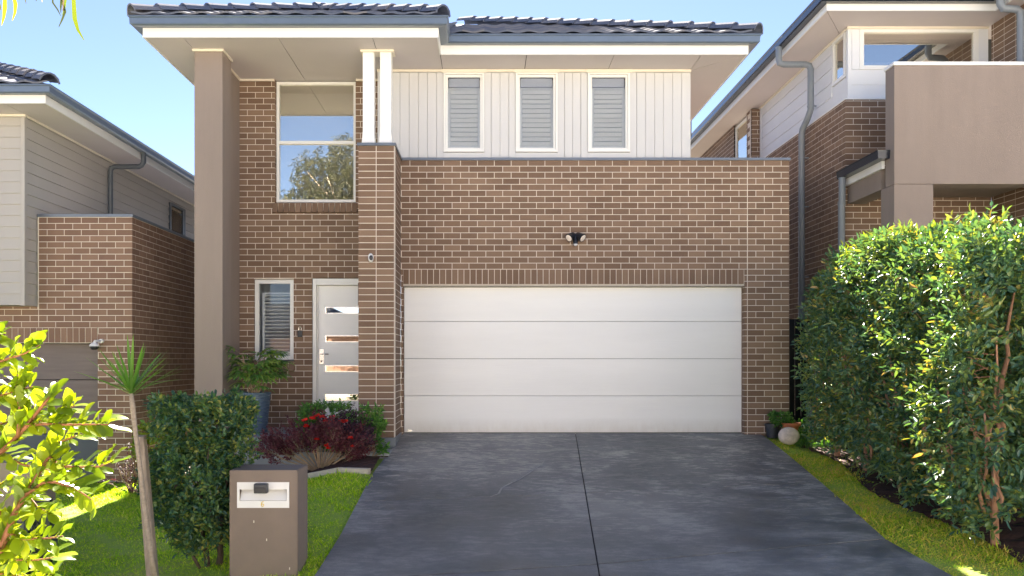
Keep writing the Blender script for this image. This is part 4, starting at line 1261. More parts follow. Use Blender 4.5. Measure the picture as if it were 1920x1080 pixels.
# ================================================================== PLANT TOOLS
def leaf_mesh(name, mat, P_, D_, N_, L_, W_, fold=0.18, droop=0.12, w1=(0.28, 0.46), w2=(0.66, 0.40)):
    """thousands of small folded leaves as one mesh; each leaf is six vertices"""
    P_, D_, N_ = (np.asarray(a, float) for a in (P_, D_, N_))
    n = len(P_)
    D_ = D_ / np.linalg.norm(D_, axis=1, keepdims=True)
    Sd = np.cross(D_, N_); Sd /= np.maximum(np.linalg.norm(Sd, axis=1, keepdims=True), 1e-6)
    U = np.cross(Sd, D_)
    L_ = np.broadcast_to(L_, (n,))[:, None]; W_ = np.broadcast_to(W_, (n,))[:, None]
    tpl = [(0, 0, 0), (w1[0], w1[1], fold), (w2[0], w2[1], fold * 0.7 - droop * 0.4), (1, 0, -droop), (w2[0], -w2[1], fold * 0.7 - droop * 0.4), (w1[0], -w1[1], fold)]
    V = np.empty((n, 6, 3))
    for k, (l, w, u) in enumerate(tpl):
        V[:, k] = P_ + D_ * L_ * l + Sd * W_ * w + U * (W_ * (u if k in (1, 2, 4, 5) else 0) + L_ * (u if k == 3 else 0))
    V = V.reshape(-1, 3)
    base = (np.arange(n) * 6)[:, None]
    Fc = np.concatenate([base + np.array([0, 1, 2, 3]), base + np.array([0, 3, 4, 5])], 1).reshape(-1)
    me = bpy.data.meshes.new(name)
    me.vertices.add(len(V)); me.vertices.foreach_set('co', V.ravel())
    me.loops.add(len(Fc)); me.loops.foreach_set('vertex_index', Fc.astype(np.int32))
    me.polygons.add(2 * n); me.polygons.foreach_set('loop_start', np.arange(0, 8 * n, 4, dtype=np.int32))
    try: me.polygons.foreach_set('loop_total', np.full(2 * n, 4, dtype=np.int32))
    except Exception: pass
    me.update(calc_edges=True)
    at = me.attributes.new('rv', 'FLOAT', 'POINT')
    at.data.foreach_set('value', np.repeat(rng.random(n), 6).astype(np.float32))
    me.materials.append(mat)
    return me


def unit(a): return a / np.maximum(np.linalg.norm(a, axis=-1, keepdims=True), 1e-9)


def twigs(seed, dirs, tl, nl, L, W, spread=0.9, up=0.6, jitter=0.35):
    """leaves in pairs along short twigs"""
    seed, dirs = np.asarray(seed, float), unit(np.asarray(dirs, float))
    m = len(seed)
    side = unit(np.cross(dirs, rng.normal(size=(m, 3))))
    P_, D_, N_ = [], [], []
    for k in range(nl):
        t = (k + 0.5) / nl
        sg = 1 if k % 2 else -1
        p = seed + dirs * (tl * t)[:, None] if np.ndim(tl) else seed + dirs * tl * t
        d = dirs * 0.55 + side * sg * spread + rng.normal(size=(m, 3)) * jitter
        if k == nl - 1: d = dirs + rng.normal(size=(m, 3)) * 0.2
        nrm = np.array([0, 0, up]) + rng.normal(size=(m, 3)) * 0.45 + dirs * 0.2
        P_.append(p); D_.append(unit(d)); N_.append(nrm)
    P_, D_, N_ = np.concatenate(P_), np.concatenate(D_), np.concatenate(N_)
    n = len(P_)
    return P_, D_, N_, L * rng.uniform(0.65, 1.2, n), W * rng.uniform(0.7, 1.2, n)


def lump(p, f, s):
    p = np.asarray(p)
    return (np.sin(p[:, 0] * f + s) * np.sin(p[:, 1] * f * 1.1 + s * 2.1) * np.sin(p[:, 2] * f * 0.9 + s * 0.7) + 0.6 * np.sin(p[:, 0] * f * 2.3 + s * 3) * np.sin(p[:, 2] * f * 2.1 + s * 5 + p[:, 1] * f * 1.7))


def link_mesh(name, me, parent): return link(bpy.data.objects.new(name, me), parent)


def branchy(m, a, b, r0, r1, wob=0.03, n=5):
    a, b = Vector(a), Vector(b)
    pts = [a.lerp(b, i / n) + (Vector((random.uniform(-wob, wob), random.uniform(-wob, wob), 0)) if 0 < i < n else Vector()) for i in range(n + 1)]
    m.tube(pts, [r0 + (r1 - r0) * i / n for i in range(n + 1)], 7)
    return pts


# ------------------------------------------------------------------ hedge of small trees on the right
HG = [  # centre x, y, half widths, height, label
    (4.62, 6.75, 0.62, 0.50, 1.93, 'nearest tree of the clipped hedge, at the right edge of the photo'),
    (4.74, 7.65, 0.66, 0.56, 2.12, 'second tree of the hedge from the camera, with tallest sunlit crown'),
    (4.74, 8.50, 0.64, 0.55, 2.27, 'middle tree of the hedge with forked pinkish brown trunk'),
    (4.74, 9.30, 0.60, 0.52, 2.28, 'fourth tree of the hedge from the camera, next to the last'),
    (4.72, 10.02, 0.52, 0.45, 2.0, 'last tree of the hedge, beside downpipes of the right house'),
]
for i, (cx, cy, hx, hy, top, lab) in enumerate(HG):
    g0 = float(gz(cx, cy))
    t = thing('hedge_tree', lab, 'tree', (cx, cy, g0), 'clipped trees forming the hedge along the driveway')
    zlo = g0 + 0.18
    nS = 2900 if i < 3 else 2100
    # shell seeds: superellipse box
    th = rng.uniform(0, 2 * np.pi, nS); v = rng.uniform(0, 1, nS)
    k = 3.4
    cxs, sn = np.cos(th), np.sin(th)
    rad = (np.abs(cxs) ** k + np.abs(sn) ** k) ** (-1 / k)
    topm = rng.random(nS) < 0.24
    depth = rng.random(nS) ** 1.7 * 0.42
    s_ = np.where(topm, np.sqrt(rng.random(nS)), 1 - depth)
    zz = np.where(topm, top - depth * 0.5, zlo + (top - zlo) * v)
    taper = 1.0 - 0.16 * np.clip((0.55 - (zz - g0)) / 0.5, 0, 1)
    shoulder = 1 - 0.22 * np.clip((zz - (top - 0.35)) / 0.35, 0, 1) ** 2
    X = cx + cxs * rad * hx * s_ * taper * shoulder; Y = cy + sn * rad * hy * s_ * taper
    P0 = np.stack([X, Y, zz], 1)
    l = lump(P0, 3.4, i * 1.7)
    P0[:, 0] += cxs * l * 0.10; P0[:, 1] += sn * l * 0.08; P0[:, 2] += np.where(topm, l * 0.11, 0)
    keep = ~((lump(P0, 6.1, i + 4) < -0.42) & (rng.random(nS) < 0.85))
    P0 = P0[keep]; topm = topm[keep]; cxs, sn = cxs[keep], sn[keep]
    out = np.stack([cxs, sn, np.where(topm, 1.6, 0.35)], 1) + rng.normal(size=P0.shape) * 0.5
    out[:, 2] += np.where(P0[:, 2] < g0 + 1.0, -0.3, 0.15)
    a = twigs(P0, out, 0.19, 9, 0.076, 0.030)
    a = a[:3] + (a[3] * rng.uniform(0.6, 1.25, len(a[3])), a[4])
    link_mesh('crown', leaf_mesh('crown', M['leaf_hedge'], *a), t)
    # loose shoots on top
    nsh = 26
    P1 = np.stack([cx + rng.uniform(-hx, hx, nsh) * 0.8, cy + rng.uniform(-hy, hy, nsh) * 0.85, np.full(nsh, top - 0.05)], 1)
    a = twigs(P1, np.stack([rng.normal(size=nsh) * 0.5, rng.normal(size=nsh) * 0.5, np.ones(nsh)], 1), rng.uniform(0.1, 0.24, nsh), 7, 0.075, 0.026)
    link_mesh('top_shoots', leaf_mesh('top_shoots', M['leaf_lime'], *a), t)['kind'] = 'stuff'
    wm = MB()
    b0 = (cx - 0.28, cy, g0 - 0.05)
    p = branchy(wm, b0, (cx - 0.22, cy + 0.03, g0 + 1.25), 0.036, 0.026)
    branchy(wm, p[-1], (cx - 0.05, cy + 0.1, top - 0.3), 0.024, 0.008)
    branchy(wm, p[2], (cx - 0.45, cy - 0.28, g0 + 1.75), 0.022, 0.007)
    branchy(wm, p[1], (cx - 0.42, cy + 0.30, g0 + 1.5), 0.022, 0.007)
    for q in range(4):
        yy = cy + random.uniform(-hy, hy) * 0.9; z_ = g0 + random.uniform(0.25, 0.9)
        branchy(wm, (cx - hx * 0.78, yy, z_), (cx - hx * random.uniform(0.80, 0.93), yy + random.uniform(-.15, .15), z_ + random.uniform(0.45, 0.9)), 0.017, 0.008)
    wm.obj('trunk', M['bark'], t, smooth=True)
    tw = MB()
    for q in range(34):
        z = random.uniform(g0 + 0.4, top - 0.2); an = random.uniform(math.pi * 0.75, math.pi * 1.6)
        o = Vector((cx + math.cos(an) * hx * 0.5, cy + math.sin(an) * hy * 0.5, z)); e = o + Vector((math.cos(an) * hx * 0.48, math.sin(an) * hy * 0.48 + random.uniform(-.2, .2), random.uniform(-0.1, 0.4)))
        branchy(tw, o, e, 0.006, 0.0025, 0.02, 3)
    tw.obj('side_twigs', M['bark'], t)['kind'] = 'stuff'

# ------------------------------------------------------------------ box shrub left of mailbox
def shrub(name, lab, cat, base, prof, hy, mat, nS, tl, nl, L, W, trunks=None, barkm='bark_dark', seed=0, group=None, rv=0.07, k=2.6, shell=0.4, gap=-0.7):
    """prof: list of (z above base, x offset, half width)"""
    bx_, by_, bz_ = base
    t = thing(name, lab, cat, base, group)
    zs_ = [p[0] for p in prof]
    v = rng.uniform(zs_[0], zs_[-1], nS)
    th = rng.uniform(0, 2 * np.pi, nS)
    top = rng.random(nS) < 0.16
    v = np.where(top, zs_[-1] - rng.random(nS) * 0.08 * (zs_[-1] - zs_[0]), v)
    xo = np.interp(v, zs_, [p[1] for p in prof]); hw = np.interp(v, zs_, [p[2] for p in prof])
    c_, s_ = np.cos(th), np.sin(th)
    rad = (np.abs(c_) ** k + np.abs(s_) ** k) ** (-1 / k)
    dp_ = np.where(top, np.sqrt(rng.random(nS)), 1 - rng.random(nS) ** 1.6 * shell)
    P0 = np.stack([bx_ + xo + c_ * rad * hw * dp_, by_ + s_ * rad * np.minimum(hy, hw * 1.1) * dp_, bz_ + v], 1)
    l = lump(P0, 9, seed)
    P0[:, 0] += c_ * l * rv; P0[:, 1] += s_ * l * rv; P0[:, 2] += l * rv * 0.6
    kp = ~((lump(P0, 14, seed + 3) < gap) & (rng.random(nS) < 0.85))
    P0, c_, s_, top = P0[kp], c_[kp], s_[kp], top[kp]
    out = np.stack([c_, s_, np.where(top, 1.5, 0.5)], 1) + rng.normal(size=P0.shape) * 0.45
    a = twigs(P0, out, tl, nl, L, W)
    link_mesh('foliage', leaf_mesh('foliage', mat, *a), t)
    if trunks:
        m = MB()
        for (dx0, dy0, z0, dx1, dy1, z1, r) in trunks:
            branchy(m, (bx_ + dx0, by_ + dy0, bz_ + z0), (bx_ + dx1, by_ + dy1, bz_ + z1), r, r * 0.45, 0.02, 6)
        m.obj('stems', M[barkm], t, smooth=True)
    return t


gy = 6.42
g0 = float(gz(-2.28, gy))
shrub('box_shrub', 'dense dark green clipped shrub between timber stake and mailbox', 'shrub', (-2.28, gy, g0),
      [(0.16, 0.02, 0.16), (0.30, 0.0, 0.26), (0.45, 0.0, 0.32), (0.62, 0.0, 0.325), (0.82, -0.01, 0.29), (0.95, 0.01, 0.21), (1.07, 0.0, 0.31), (1.20, 0.01, 0.335), (1.30, 0.02, 0.26)], 0.30,
      M['leaf_box'], 3300, 0.09, 8, 0.042, 0.023,
      trunks=[(0.05, 0, -0.05, -0.05, 0, 0.9, 0.025), (0.12, 0.02, -0.05, 0.2, 0.0, 0.8, 0.028), (0.16, 0.0, -0.05, 0.1, 0.05, 1.2, 0.02), (0.0, -0.05, 0.0, -0.25, -0.1, 0.7, 0.014), (0.1, -0.1, 0.3, 0.16, -0.3, 1.0, 0.01)], seed=2, rv=0.13, gap=-0.45)

# timber stake
st = MB()
a = PX(264, 818, 6.12); b = PX(287, 1090, 5.95)
w2, d2 = 0.036, 0.03
vs = []
for p, s_ in ((b, 1.05), (a, 0.92)):
    for dx, dy in ((-1, -1), (1, -1), (1, 1), (-1, 1)): vs.append((p.x + dx * w2 * s_, p.y + 0.0 + dy * d2, p.z + (0.0 if s_ > 1 else random.uniform(-.012, .012))))
st.add(vs, [(3, 2, 1, 0), (4, 5, 6, 7), (0, 1, 5, 4), (1, 2, 6, 5), (2, 3, 7, 6), (3, 0, 4, 7)])
tag(st.obj('timber_stake', M['timber'], None, 0.006), 'weathered square timber garden stake leaning beside the thin palm trunk', 'stake')

# dracaena
tp = [PX(290, 1082, 5.84), PX(282, 1030, 5.86), PX(272, 960, 5.9), PX(263, 880, 5.92), PX(254, 810, 5.95), PX(249, 765, 5.95), PX(246, 738, 5.95)]
dr = thing('dragon_tree', 'thin leaning dragon tree with spiky green leaf rosette before left wall', 'plant', tp[0])
MB().tube(tp, [0.021, 0.019, 0.018, 0.017, 0.018, 0.02, 0.016], 10).obj('trunk', M['bark_pale'], dr, smooth=True)
hd = tp[-1]
def strap(name, mat, parent, p0, d, L, W, droop, n=6):
    m = MB()
    d = Vector(d).normalized()
    side = d.cross(Vector((0, 0, 1)))
    side = side.normalized() if side.length > 0.05 else Vector((math.cos(L * 99), math.sin(L * 99), 0))
    p = Vector(p0)
    vs = []
    dd = d.copy()
    for i in range(n + 1):
        t = i / n
        w = W * (0.55 + 1.6 * t) * (1 - t ** 2.2) if t < 1 else 0.001
        up_ = side.cross(dd).normalized()
        vs += [tuple(p - side * w * 0.5 + up_ * w * 0.18), tuple(p), tuple(p + side * w * 0.5 + up_ * w * 0.18)]
        dd = (dd + Vector((0, 0, -droop / n))).normalized()
        p = p + dd * (L / n)
    fs = []
    for i in range(n):
        fs += [(i * 3, i * 3 + 1, i * 3 + 4, i * 3 + 3), (i * 3 + 1, i * 3 + 2, i * 3 + 5, i * 3 + 4)]
    m.add(vs, fs, random.random())
    return m.obj(name, mat, parent, attr=True, smooth=True)
for i in range(36):
    an = i * 2.399; el = R(random.uniform(12, 36) + 55 * (i / 36))
    strap('leaf', M['leaf_drac'], dr, hd + Vector((0, 0, random.uniform(-0.03, 0.02))), (math.cos(an) * math.cos(el), math.sin(an) * math.cos(el), math.sin(el)), random.uniform(0.34, 0.47), 0.022, random.uniform(0.0, 0.35))

# ------------------------------------------------------------------ blue pot with palm on the porch
pc = Vector((-3.13, 10.88, 0.052))
bp = thing('blue_pot', 'tall ribbed blue plant pot on the porch', 'pot', pc)
prof = [(0.135, 0.0), (0.15, 0.01)]
for i in range(60):
    t = i / 59
    prof.append((0.148 + 0.052 * t ** 0.9 + 0.0045 * math.sin(t * 13 * 2 * math.pi), 0.015 + t * 0.505))
prof += [(0.207, 0.53), (0.207, 0.555), (0.188, 0.555), (0.18, 0.50), (0.001, 0.50)]
MB().lathe(prof, pc, 32).obj('pot_body', M['bluepot'], bp, smooth=True)
MB().lathe([(0.178, 0.501), (0.17, 0.515), (0.001, 0.52)], pc, 20).obj('potting_soil', M['mulch'], bp)
pm = thing('potted_palm', 'bushy lady palm growing in the tall blue pot', 'plant', pc + Vector((0, 0, 0.5)))
cn = MB()
for i in range(15):
    an = random.uniform(0, 6.28); r0 = random.uniform(0.02, 0.1); hh = random.uniform(0.2, 0.60)
    o = pc + Vector((math.cos(an) * r0, math.sin(an) * r0, 0.5)); e = o + Vector((math.cos(an) * random.uniform(0.03, 0.2), math.sin(an) * random.uniform(0.02, 0.12), hh))
    branchy(cn, o, e, 0.009, 0.007, 0.01, 3)
    for q in range(5):
        a2 = an + random.uniform(-1.6, 1.6)
        e2 = o.lerp(e, random.uniform(0.55, 1.0)); pe = e2 + Vector((math.cos(a2) * 0.13, math.sin(a2) * 0.10, random.uniform(0.02, 0.12)))
        cn.tube([e2, pe], 0.003, 5)
        fm2 = MB()
        nf = 8
        d0 = (pe - e2).normalized(); sd = d0.cross(Vector((0, 0, 1))).normalized()
        for f_ in range(nf):
            ang = (f_ / (nf - 1) - 0.5) * R(150)
            dd = (d0 * math.cos(ang) + sd * math.sin(ang) + Vector((0, 0, 0.1))).normalized()
            s2 = dd.cross(Vector((0, 0, 1))).normalized(); Lf = random.uniform(0.14, 0.24); p = pe.copy(); vs = []
            for j in range(5):
                t = j / 4; w = 0.018 * math.sin(math.pi * (0.15 + 0.85 * t)) + 0.002
                vs += [tuple(p - s2 * w + Vector((0, 0, 0.004))), tuple(p + s2 * w)]
                dd = (dd + Vector((0, 0, -0.22 - 0.1 * random.random()))).normalized(); p = p + dd * Lf / 4
            fm2.add(vs, [(j * 2, j * 2 + 1, j * 2 + 3, j * 2 + 2) for j in range(4)], random.random())
        fm2.obj('frond', M['leaf_palm'], pm, attr=True)
cn.obj('canes', M['twig'], pm)

# ------------------------------------------------------------------ garden bed plants
# mulch bed and edging
mbd = MB()
bed_poly = [(-4.7, 10.95), (-4.6, 10.35), (-3.9, 9.85), (-2.75, 9.72), (-2.1, 9.50), (-1.34, 9.22), (-1.20, 10.3), (-3.6, 10.3), (-3.6, 10.95)]
ctr = (-2.9, 10.1)
def inpoly(x, y, poly):
    c = False; n = len(poly)
    for i in range(n):
        x0, y0 = poly[i]; x1, y1 = poly[(i + 1) % n]
        if (y0 > y) != (y1 > y) and x < (x1 - x0) * (y - y0) / (y1 - y0) + x0: c = not c
    return c
gx_ = np.arange(-5.0, -1.1, 0.1); gy_ = np.arange(9.1, 11.0, 0.1)
for x in gx_:
    for y in gy_:
        if inpoly(x + 0.05, y + 0.05, bed_poly):
            mbd.poly([(a_, b_, float(gz(a_, b_)) + 0.035 + 0.012 * math.sin(a_ * 31) * math.sin(b_ * 27)) for a_, b_ in ((x, y), (x + 0.1, y), (x + 0.1, y + 0.1), (x, y + 0.1))])
structure(mbd.obj('garden_bed', M['mulch']))
ed = thing('garden_edging', 'low pale concrete edging between lawn and shrub bed', 'edging', (-2, 9.5, -0.3))
line = [(-2.75, 9.70), (-2.1, 9.48), (-1.32, 9.19)]
for (x0, y0), (x1, y1) in zip(line, line[1:]):
    L_ = math.hypot(x1 - x0, y1 - y0); n = max(1, round(L_ / 0.4))
    for i in range(n):
        a_ = Vector((x0 + (x1 - x0) * (i + 0.01) / n, y0 + (y1 - y0) * (i + 0.01) / n)); b_ = Vector((x0 + (x1 - x0) * (i + 0.985) / n, y0 + (y1 - y0) * (i + 0.985) / n))
        nn = Vector((-(b_ - a_).y, (b_ - a_).x)).normalized() * 0.035
        za, zb_ = float(gz(a_.x, a_.y)), float(gz(b_.x, b_.y)); vs = []
        for zt_, zo in ((0, -0.1), (1, 0.065)):
            vs += [(a_.x + nn.x, a_.y + nn.y, za + zo), (a_.x - nn.x, a_.y - nn.y, za + zo), (b_.x - nn.x, b_.y - nn.y, zb_ + zo), (b_.x + nn.x, b_.y + nn.y, zb_ + zo)]
        MB().add(vs, [(0, 1, 2, 3), (4, 5, 6, 7), (0, 1, 5, 4), (1, 2, 6, 5), (2, 3, 7, 6), (3, 0, 4, 7)]) 
        q = MB(); q.add(vs, [(0, 1, 2, 3), (4, 5, 6, 7), (0, 1, 5, 4), (1, 2, 6, 5), (2, 3, 7, 6), (3, 0, 4, 7)]); q.obj('edging_block', M['edging'], ed, 0.006)


def fan_shrub(name, lab, base, tips, mat, L, W, ntw, barkm='twig', r0=0.012, tl=0.09, nl=7, group=None, jit=0.09, lo=0.55):
    """bare branched stems fanning from one root, leaves only on the outer ends"""
    t = thing(name, lab, 'shrub', base, group)
    m = MB(); seeds, dirs = [], []
    base = Vector(base)
    for (dx, dy, dz_) in tips:
        e = base + Vector((dx, dy, dz_))
        mid = base.lerp(e, 0.5) + Vector((dx * 0.12, 0, -0.03 * abs(dx)))
        o = base + Vector((dx * 0.06, dy * 0.06, -0.02))
        m.tube([o, o.lerp(mid, 0.5) + Vector((random.uniform(-.01, .01), 0, 0.01)), mid, mid.lerp(e, 0.5) + Vector((0, random.uniform(-.02, .02), 0.0)), e], [r0, r0 * 0.8, r0 * 0.6, r0 * 0.4, r0 * 0.2], 6)
        for q in range(ntw):
            s_ = random.uniform(lo, 1.0)
            p = (mid.lerp(e, (s_ - 0.5) * 2) if s_ > 0.5 else o.lerp(mid, s_ * 2))
            d = ((e - base).normalized() + Vector((random.uniform(-1, 1), random.uniform(-1, 1), random.uniform(-0.4, 1.0))) * 0.8).normalized()
            p2 = p + d * jit * random.uniform(0.3, 1.2)
            if q % 2 == 0: m.tube([p, p2], [r0 * 0.22, r0 * 0.12], 4)
            seeds.append(p2); dirs.append(d)
    m.obj('stems', M[barkm], t, smooth=True)
    a = twigs(np.array(seeds), np.array(dirs), tl, nl, L, W, jitter=0.4)
    link_mesh('foliage', leaf_mesh('foliage', mat, *a), t)
    return t


by = 9.78; gb = float(gz(-2.0, by))
tips = []
for i in range(40):
    an = math.pi * random.uniform(0.02, 0.98)
    k_ = random.uniform(0.55, 1.0)
    rx, rz = (0.80 if math.cos(an) < 0 else 0.62) * k_, 0.46 * k_ * random.uniform(0.85, 1.1)
    tips.append((math.cos(an) * rx, random.uniform(-0.25, 0.25), 0.18 + math.sin(an) * rz * 0.85))
fan_shrub('barberry_shrub', 'wide maroon leaved shrub with bare fanned twigs behind the mailbox', (-2.02, by, gb), tips, M['leaf_purple'], 0.032, 0.020, 34, r0=0.009, lo=0.45, jit=0.12)
b2 = (-1.62, 9.85, float(gz(-1.62, 9.85)))
tips = [(random.uniform(-0.33, 0.24), random.uniform(-0.2, 0.2), random.uniform(0.15, 0.58)) for i in range(26)]
fan_shrub('dark_shrub', 'near black purple shrub in front of the brick pillar base', b2, tips, M['leaf_darkpurple'], 0.034, 0.022, 22, barkm='bark_dark', lo=0.3)
b3 = (-3.13, 9.95, float(gz(-3.13, 9.95)))
tips = [(random.uniform(-0.17, 0.13), random.uniform(-0.12, 0.12), random.uniform(0.15, 0.45)) for i in range(14)]
fan_shrub('small_maroon_shrub', 'small upright maroon shrub right of the clipped green shrub', b3, tips, M['leaf_purple'], 0.026, 0.013, 14, lo=0.2)
b4 = (-4.15, 9.9, float(gz(-4.15, 9.9)))
tips = [(random.uniform(-0.3, 0.35), random.uniform(-0.12, 0.12), random.uniform(0.15, 0.62)) for i in range(18)]
fan_shrub('left_maroon_shrub', 'maroon and pink shrub half hidden behind the clipped green shrub', b4, tips, M['leaf_purple'], 0.03, 0.016, 13, lo=0.3)
b5 = (-4.62, 10.4, float(gz(-4.62, 10.4)))
tips = [(random.uniform(-0.25, 0.15), random.uniform(-0.12, 0.12), random.uniform(0.1, 0.55)) for i in range(14)]
fan_shrub('withered_shrub', 'sparse faded brown shrub against the left brick corner', b5, tips, M['leaf_darkpurple'], 0.02, 0.012, 9, lo=0.3)


def flowers(t, pts, r=0.035, mat='petal_red'):
    for p in pts:
        n = 9
        P_ = np.repeat(np.array([p]), n, 0); an = np.arange(n) * 2 * np.pi / n * 1.618
        D_ = np.stack([np.cos(an), np.sin(an) * 0.9 - 0.5, rng.uniform(0.0, 0.9, n)], 1)
        me = leaf_mesh('flower', M[mat], P_, D_, np.tile([0, -0.6, 1.0], (n, 1)), r * 1.15, r * 1.0, fold=0.1)
        link_mesh('flower', me, t)


b6 = (-1.92, 10.02, float(gz(-1.88, 10.02)))
t = shrub('flowering_shrub', 'green bush with bright red blooms in front of the white door', 'shrub', b6, [(0.15, 0.0, 0.2), (0.4, 0, 0.34), (0.55, -0.04, 0.36), (0.70, -0.08, 0.24)], 0.2, M['leaf_green'], 420, 0.08, 7, 0.042, 0.03,
          trunks=[(0, 0, 0, 0.05, 0, 0.5, 0.01), (0, 0, 0, -0.2, 0, 0.5, 0.01)], seed=5)
flowers(t, [PX(x, y, 9.72) for x, y in ((572, 789), (595, 781), (604, 782), (623, 784), (624, 793), (640, 791), (619, 806), (575, 800), (648, 792), (586, 786), (612, 790))], 0.042)
flowers(t, [PX(x, y, 9.62) for x, y in ((594, 824), (613, 836), (617, 841), (657, 822), (662, 838))], 0.034)
b7 = (-1.42, 10.0, float(gz(-1.42, 10.0)))
tips = [(random.uniform(-0.14, 0.16), random.uniform(-0.1, 0.1), random.uniform(0.35, 0.68)) for i in range(9)] + [(0.15, -0.15, 0.12), (0.1, -0.2, 0.2)]
fan_shrub('bright_green_shrub', 'bright green leafy shrub at the foot of the brick pillar', b7, tips, M['leaf_green'], 0.065, 0.026, 10, lo=0.6, jit=0.05, tl=0.07, nl=8)
b8 = (-3.85, 10.1, float(gz(-3.85, 10.1)))
t = shrub('lime_shrub', 'lime green bush with one red bloom peeping past the clipped shrub', 'shrub', (-4.15, 10.15, -0.62), [(0.3, 0, 0.2), (0.6, 0, 0.26), (0.78, 0, 0.2)], 0.2, M['leaf_lime'], 260, 0.07, 7, 0.05, 0.036, trunks=[(0, 0, 0, 0, 0, 0.6, 0.012)], seed=9)
flowers(t, [PX(292, 788, 9.9)], 0.03)
# strappy plant
c8 = Vector((-2.78, 9.98, float(gz(-2.78, 9.98)) + 0.03))
sp = thing('strappy_lily', 'low clump of arching strap leaves between the two maroon shrubs', 'plant', c8)
for i in range(30):
    an = random.uniform(0, 6.28); el = R(random.uniform(35, 80))
    strap('leaf', M['leaf_green'], sp, c8 + Vector((random.uniform(-.04, .04), random.uniform(-.04, .04), 0)), (math.cos(an) * math.cos(el), math.sin(an) * math.cos(el), math.sin(el)), random.uniform(0.25, 0.38), 0.014, random.uniform(1.2, 2.2), 7)

# ------------------------------------------------------------------ pots and stone by the right pier
c = Vector((PX(1464, 820, 11.0).x, 11.05, -0.03))
dpt = thing('dark_pot', 'small dark plastic pot against brick pier behind terracotta pot', 'pot', (c.x - 0.06, c.y + 0.1, c.z))
MB().lathe([(0.075, 0), (0.10, 0.17), (0.108, 0.17), (0.108, 0.19), (0.095, 0.19), (0.09, 0.16), (0.001, 0.16)], (c.x - 0.06, c.y + 0.1, c.z - 0.01), 20).obj('pot_body', M['charcoal'], dpt, smooth='auto')
tpt = thing('terracotta_pot', 'orange terracotta pot beside round pale stone', 'pot', (c.x + 0.13, c.y - 0.05, c.z))
MB().lathe([(0.08, 0), (0.115, 0.15), (0.14, 0.152), (0.14, 0.19), (0.122, 0.19), (0.11, 0.155), (0.001, 0.155)], (c.x + 0.13, c.y - 0.05, c.z + 0.02), 22).obj('pot_body', M['terracotta'], tpt, smooth='auto')
shrub('pot_herb', 'leafy green herb spilling between the dark and terracotta pots', 'plant', (c.x + 0.02, c.y + 0.0, c.z + 0.16), [(0.0, 0, 0.06), (0.06, 0, 0.13), (0.15, -0.02, 0.1)], 0.12, M['leaf_green'], 150, 0.05, 6, 0.035, 0.024, trunks=[(0, 0, -0.02, 0, 0, 0.1, 0.005)], seed=12, rv=0.02)
s_c = PX(1479, 818, 10.62)
stn = MB().lathe([(0.001, -0.075), (0.085, -0.07), (0.118, -0.045), (0.13, 0.0), (0.118, 0.045), (0.085, 0.07), (0.001, 0.075)], n=26)
tag(stn.obj('round_stone', M['stone'], None, smooth=True, world=Matrix.Translation((s_c.x, s_c.y, s_c.z + 0.005)) @ Matrix.Rotation(R(12), 4, 'Z') @ Matrix.Rotation(R(78), 4, 'X') @ Matrix.Diagonal((1.12, 0.92, 1, 1))), 'pale swirled round stone lying on its edge by driveway corner', 'stone')
shrub('small_weed', 'small round leafed plant in the soil beside the drain riser', 'plant', (PX(1501, 800, 11.2).x, 11.2, 0.0), [(0.02, 0, 0.05), (0.1, 0, 0.09), (0.16, 0, 0.06)], 0.1, M['leaf_green'], 60, 0.04, 6, 0.035, 0.03, seed=14, rv=0.01)
sg = thing('green_tuft', 'tuft of fresh green grass at the foot of the hedge by the pier', 'plant', (4.35, 10.75, -0.06))
m_n = 900
P_ = np.stack([rng.uniform(4.15, 4.75, m_n), rng.uniform(10.45, 11.1, m_n), np.zeros(m_n)], 1); P_[:, 2] = gz(P_[:, 0], P_[:, 1]) + 0.0
link_mesh('blades', leaf_mesh('blades', M['leaf_green'], P_, np.stack([rng.normal(size=m_n) * 0.35, rng.normal(size=m_n) * 0.35, np.ones(m_n)], 1), rng.normal(size=(m_n, 3)), rng.uniform(0.06, 0.15, m_n), 0.007), sg)
# mulch under the hedge
mu = MB()
for i in range(48):
    for j in range(8):
        x, y = 4.20 + j * 0.15, 6.2 + i * 0.1
        off = 0.12 * math.sin(y * 2.1) 
        mu.poly([(a_ + off, b_, float(gz(a_, b_)) + 0.02 + 0.012 * math.sin(a_ * 31) * math.sin(b_ * 27)) for a_, b_ in ((x, y), (x + 0.15, y), (x + 0.15, y + 0.1), (x, y + 0.1))])
structure(mu.obj('hedge_mulch', M['mulch']))

# ------------------------------------------------------------------ grass
def grass(name, mat, inside, bx_, n, hmin=0.02, hmax=0.05, w=0.0045):
    x = rng.uniform(bx_[0], bx_[1], n); y = rng.uniform(bx_[2], bx_[3], n)
    k = np.array([inside(a, b) for a, b in zip(x, y)])
    x, y = x[k], y[k]
    n = len(x)
    P_ = np.stack([x, y, gz(x, y) - 0.004], 1)
    D_ = np.stack([rng.normal(size=n) * 0.85, rng.normal(size=n) * 0.85, np.ones(n)], 1)
    L_ = rng.uniform(hmin, hmax, n) * (0.85 + 0.45 * np.sin(x * 3.1 + np.sin(y * 5)) * np.sin(y * 2.3) + 0.25 * np.sin(x * 17) * np.sin(y * 13))
    L_ = np.where(rng.random(n) < 0.05, L_ * 1.9, L_)
    me = leaf_mesh(name, mat, P_, D_, rng.normal(size=(n, 3)), L_, w * rng.uniform(0.8, 1.7, n), fold=0.0, droop=0.25, w1=(0.1, 0.5), w2=(0.6, 0.35))
    return tag(link_mesh(name, me, None), kind='stuff')


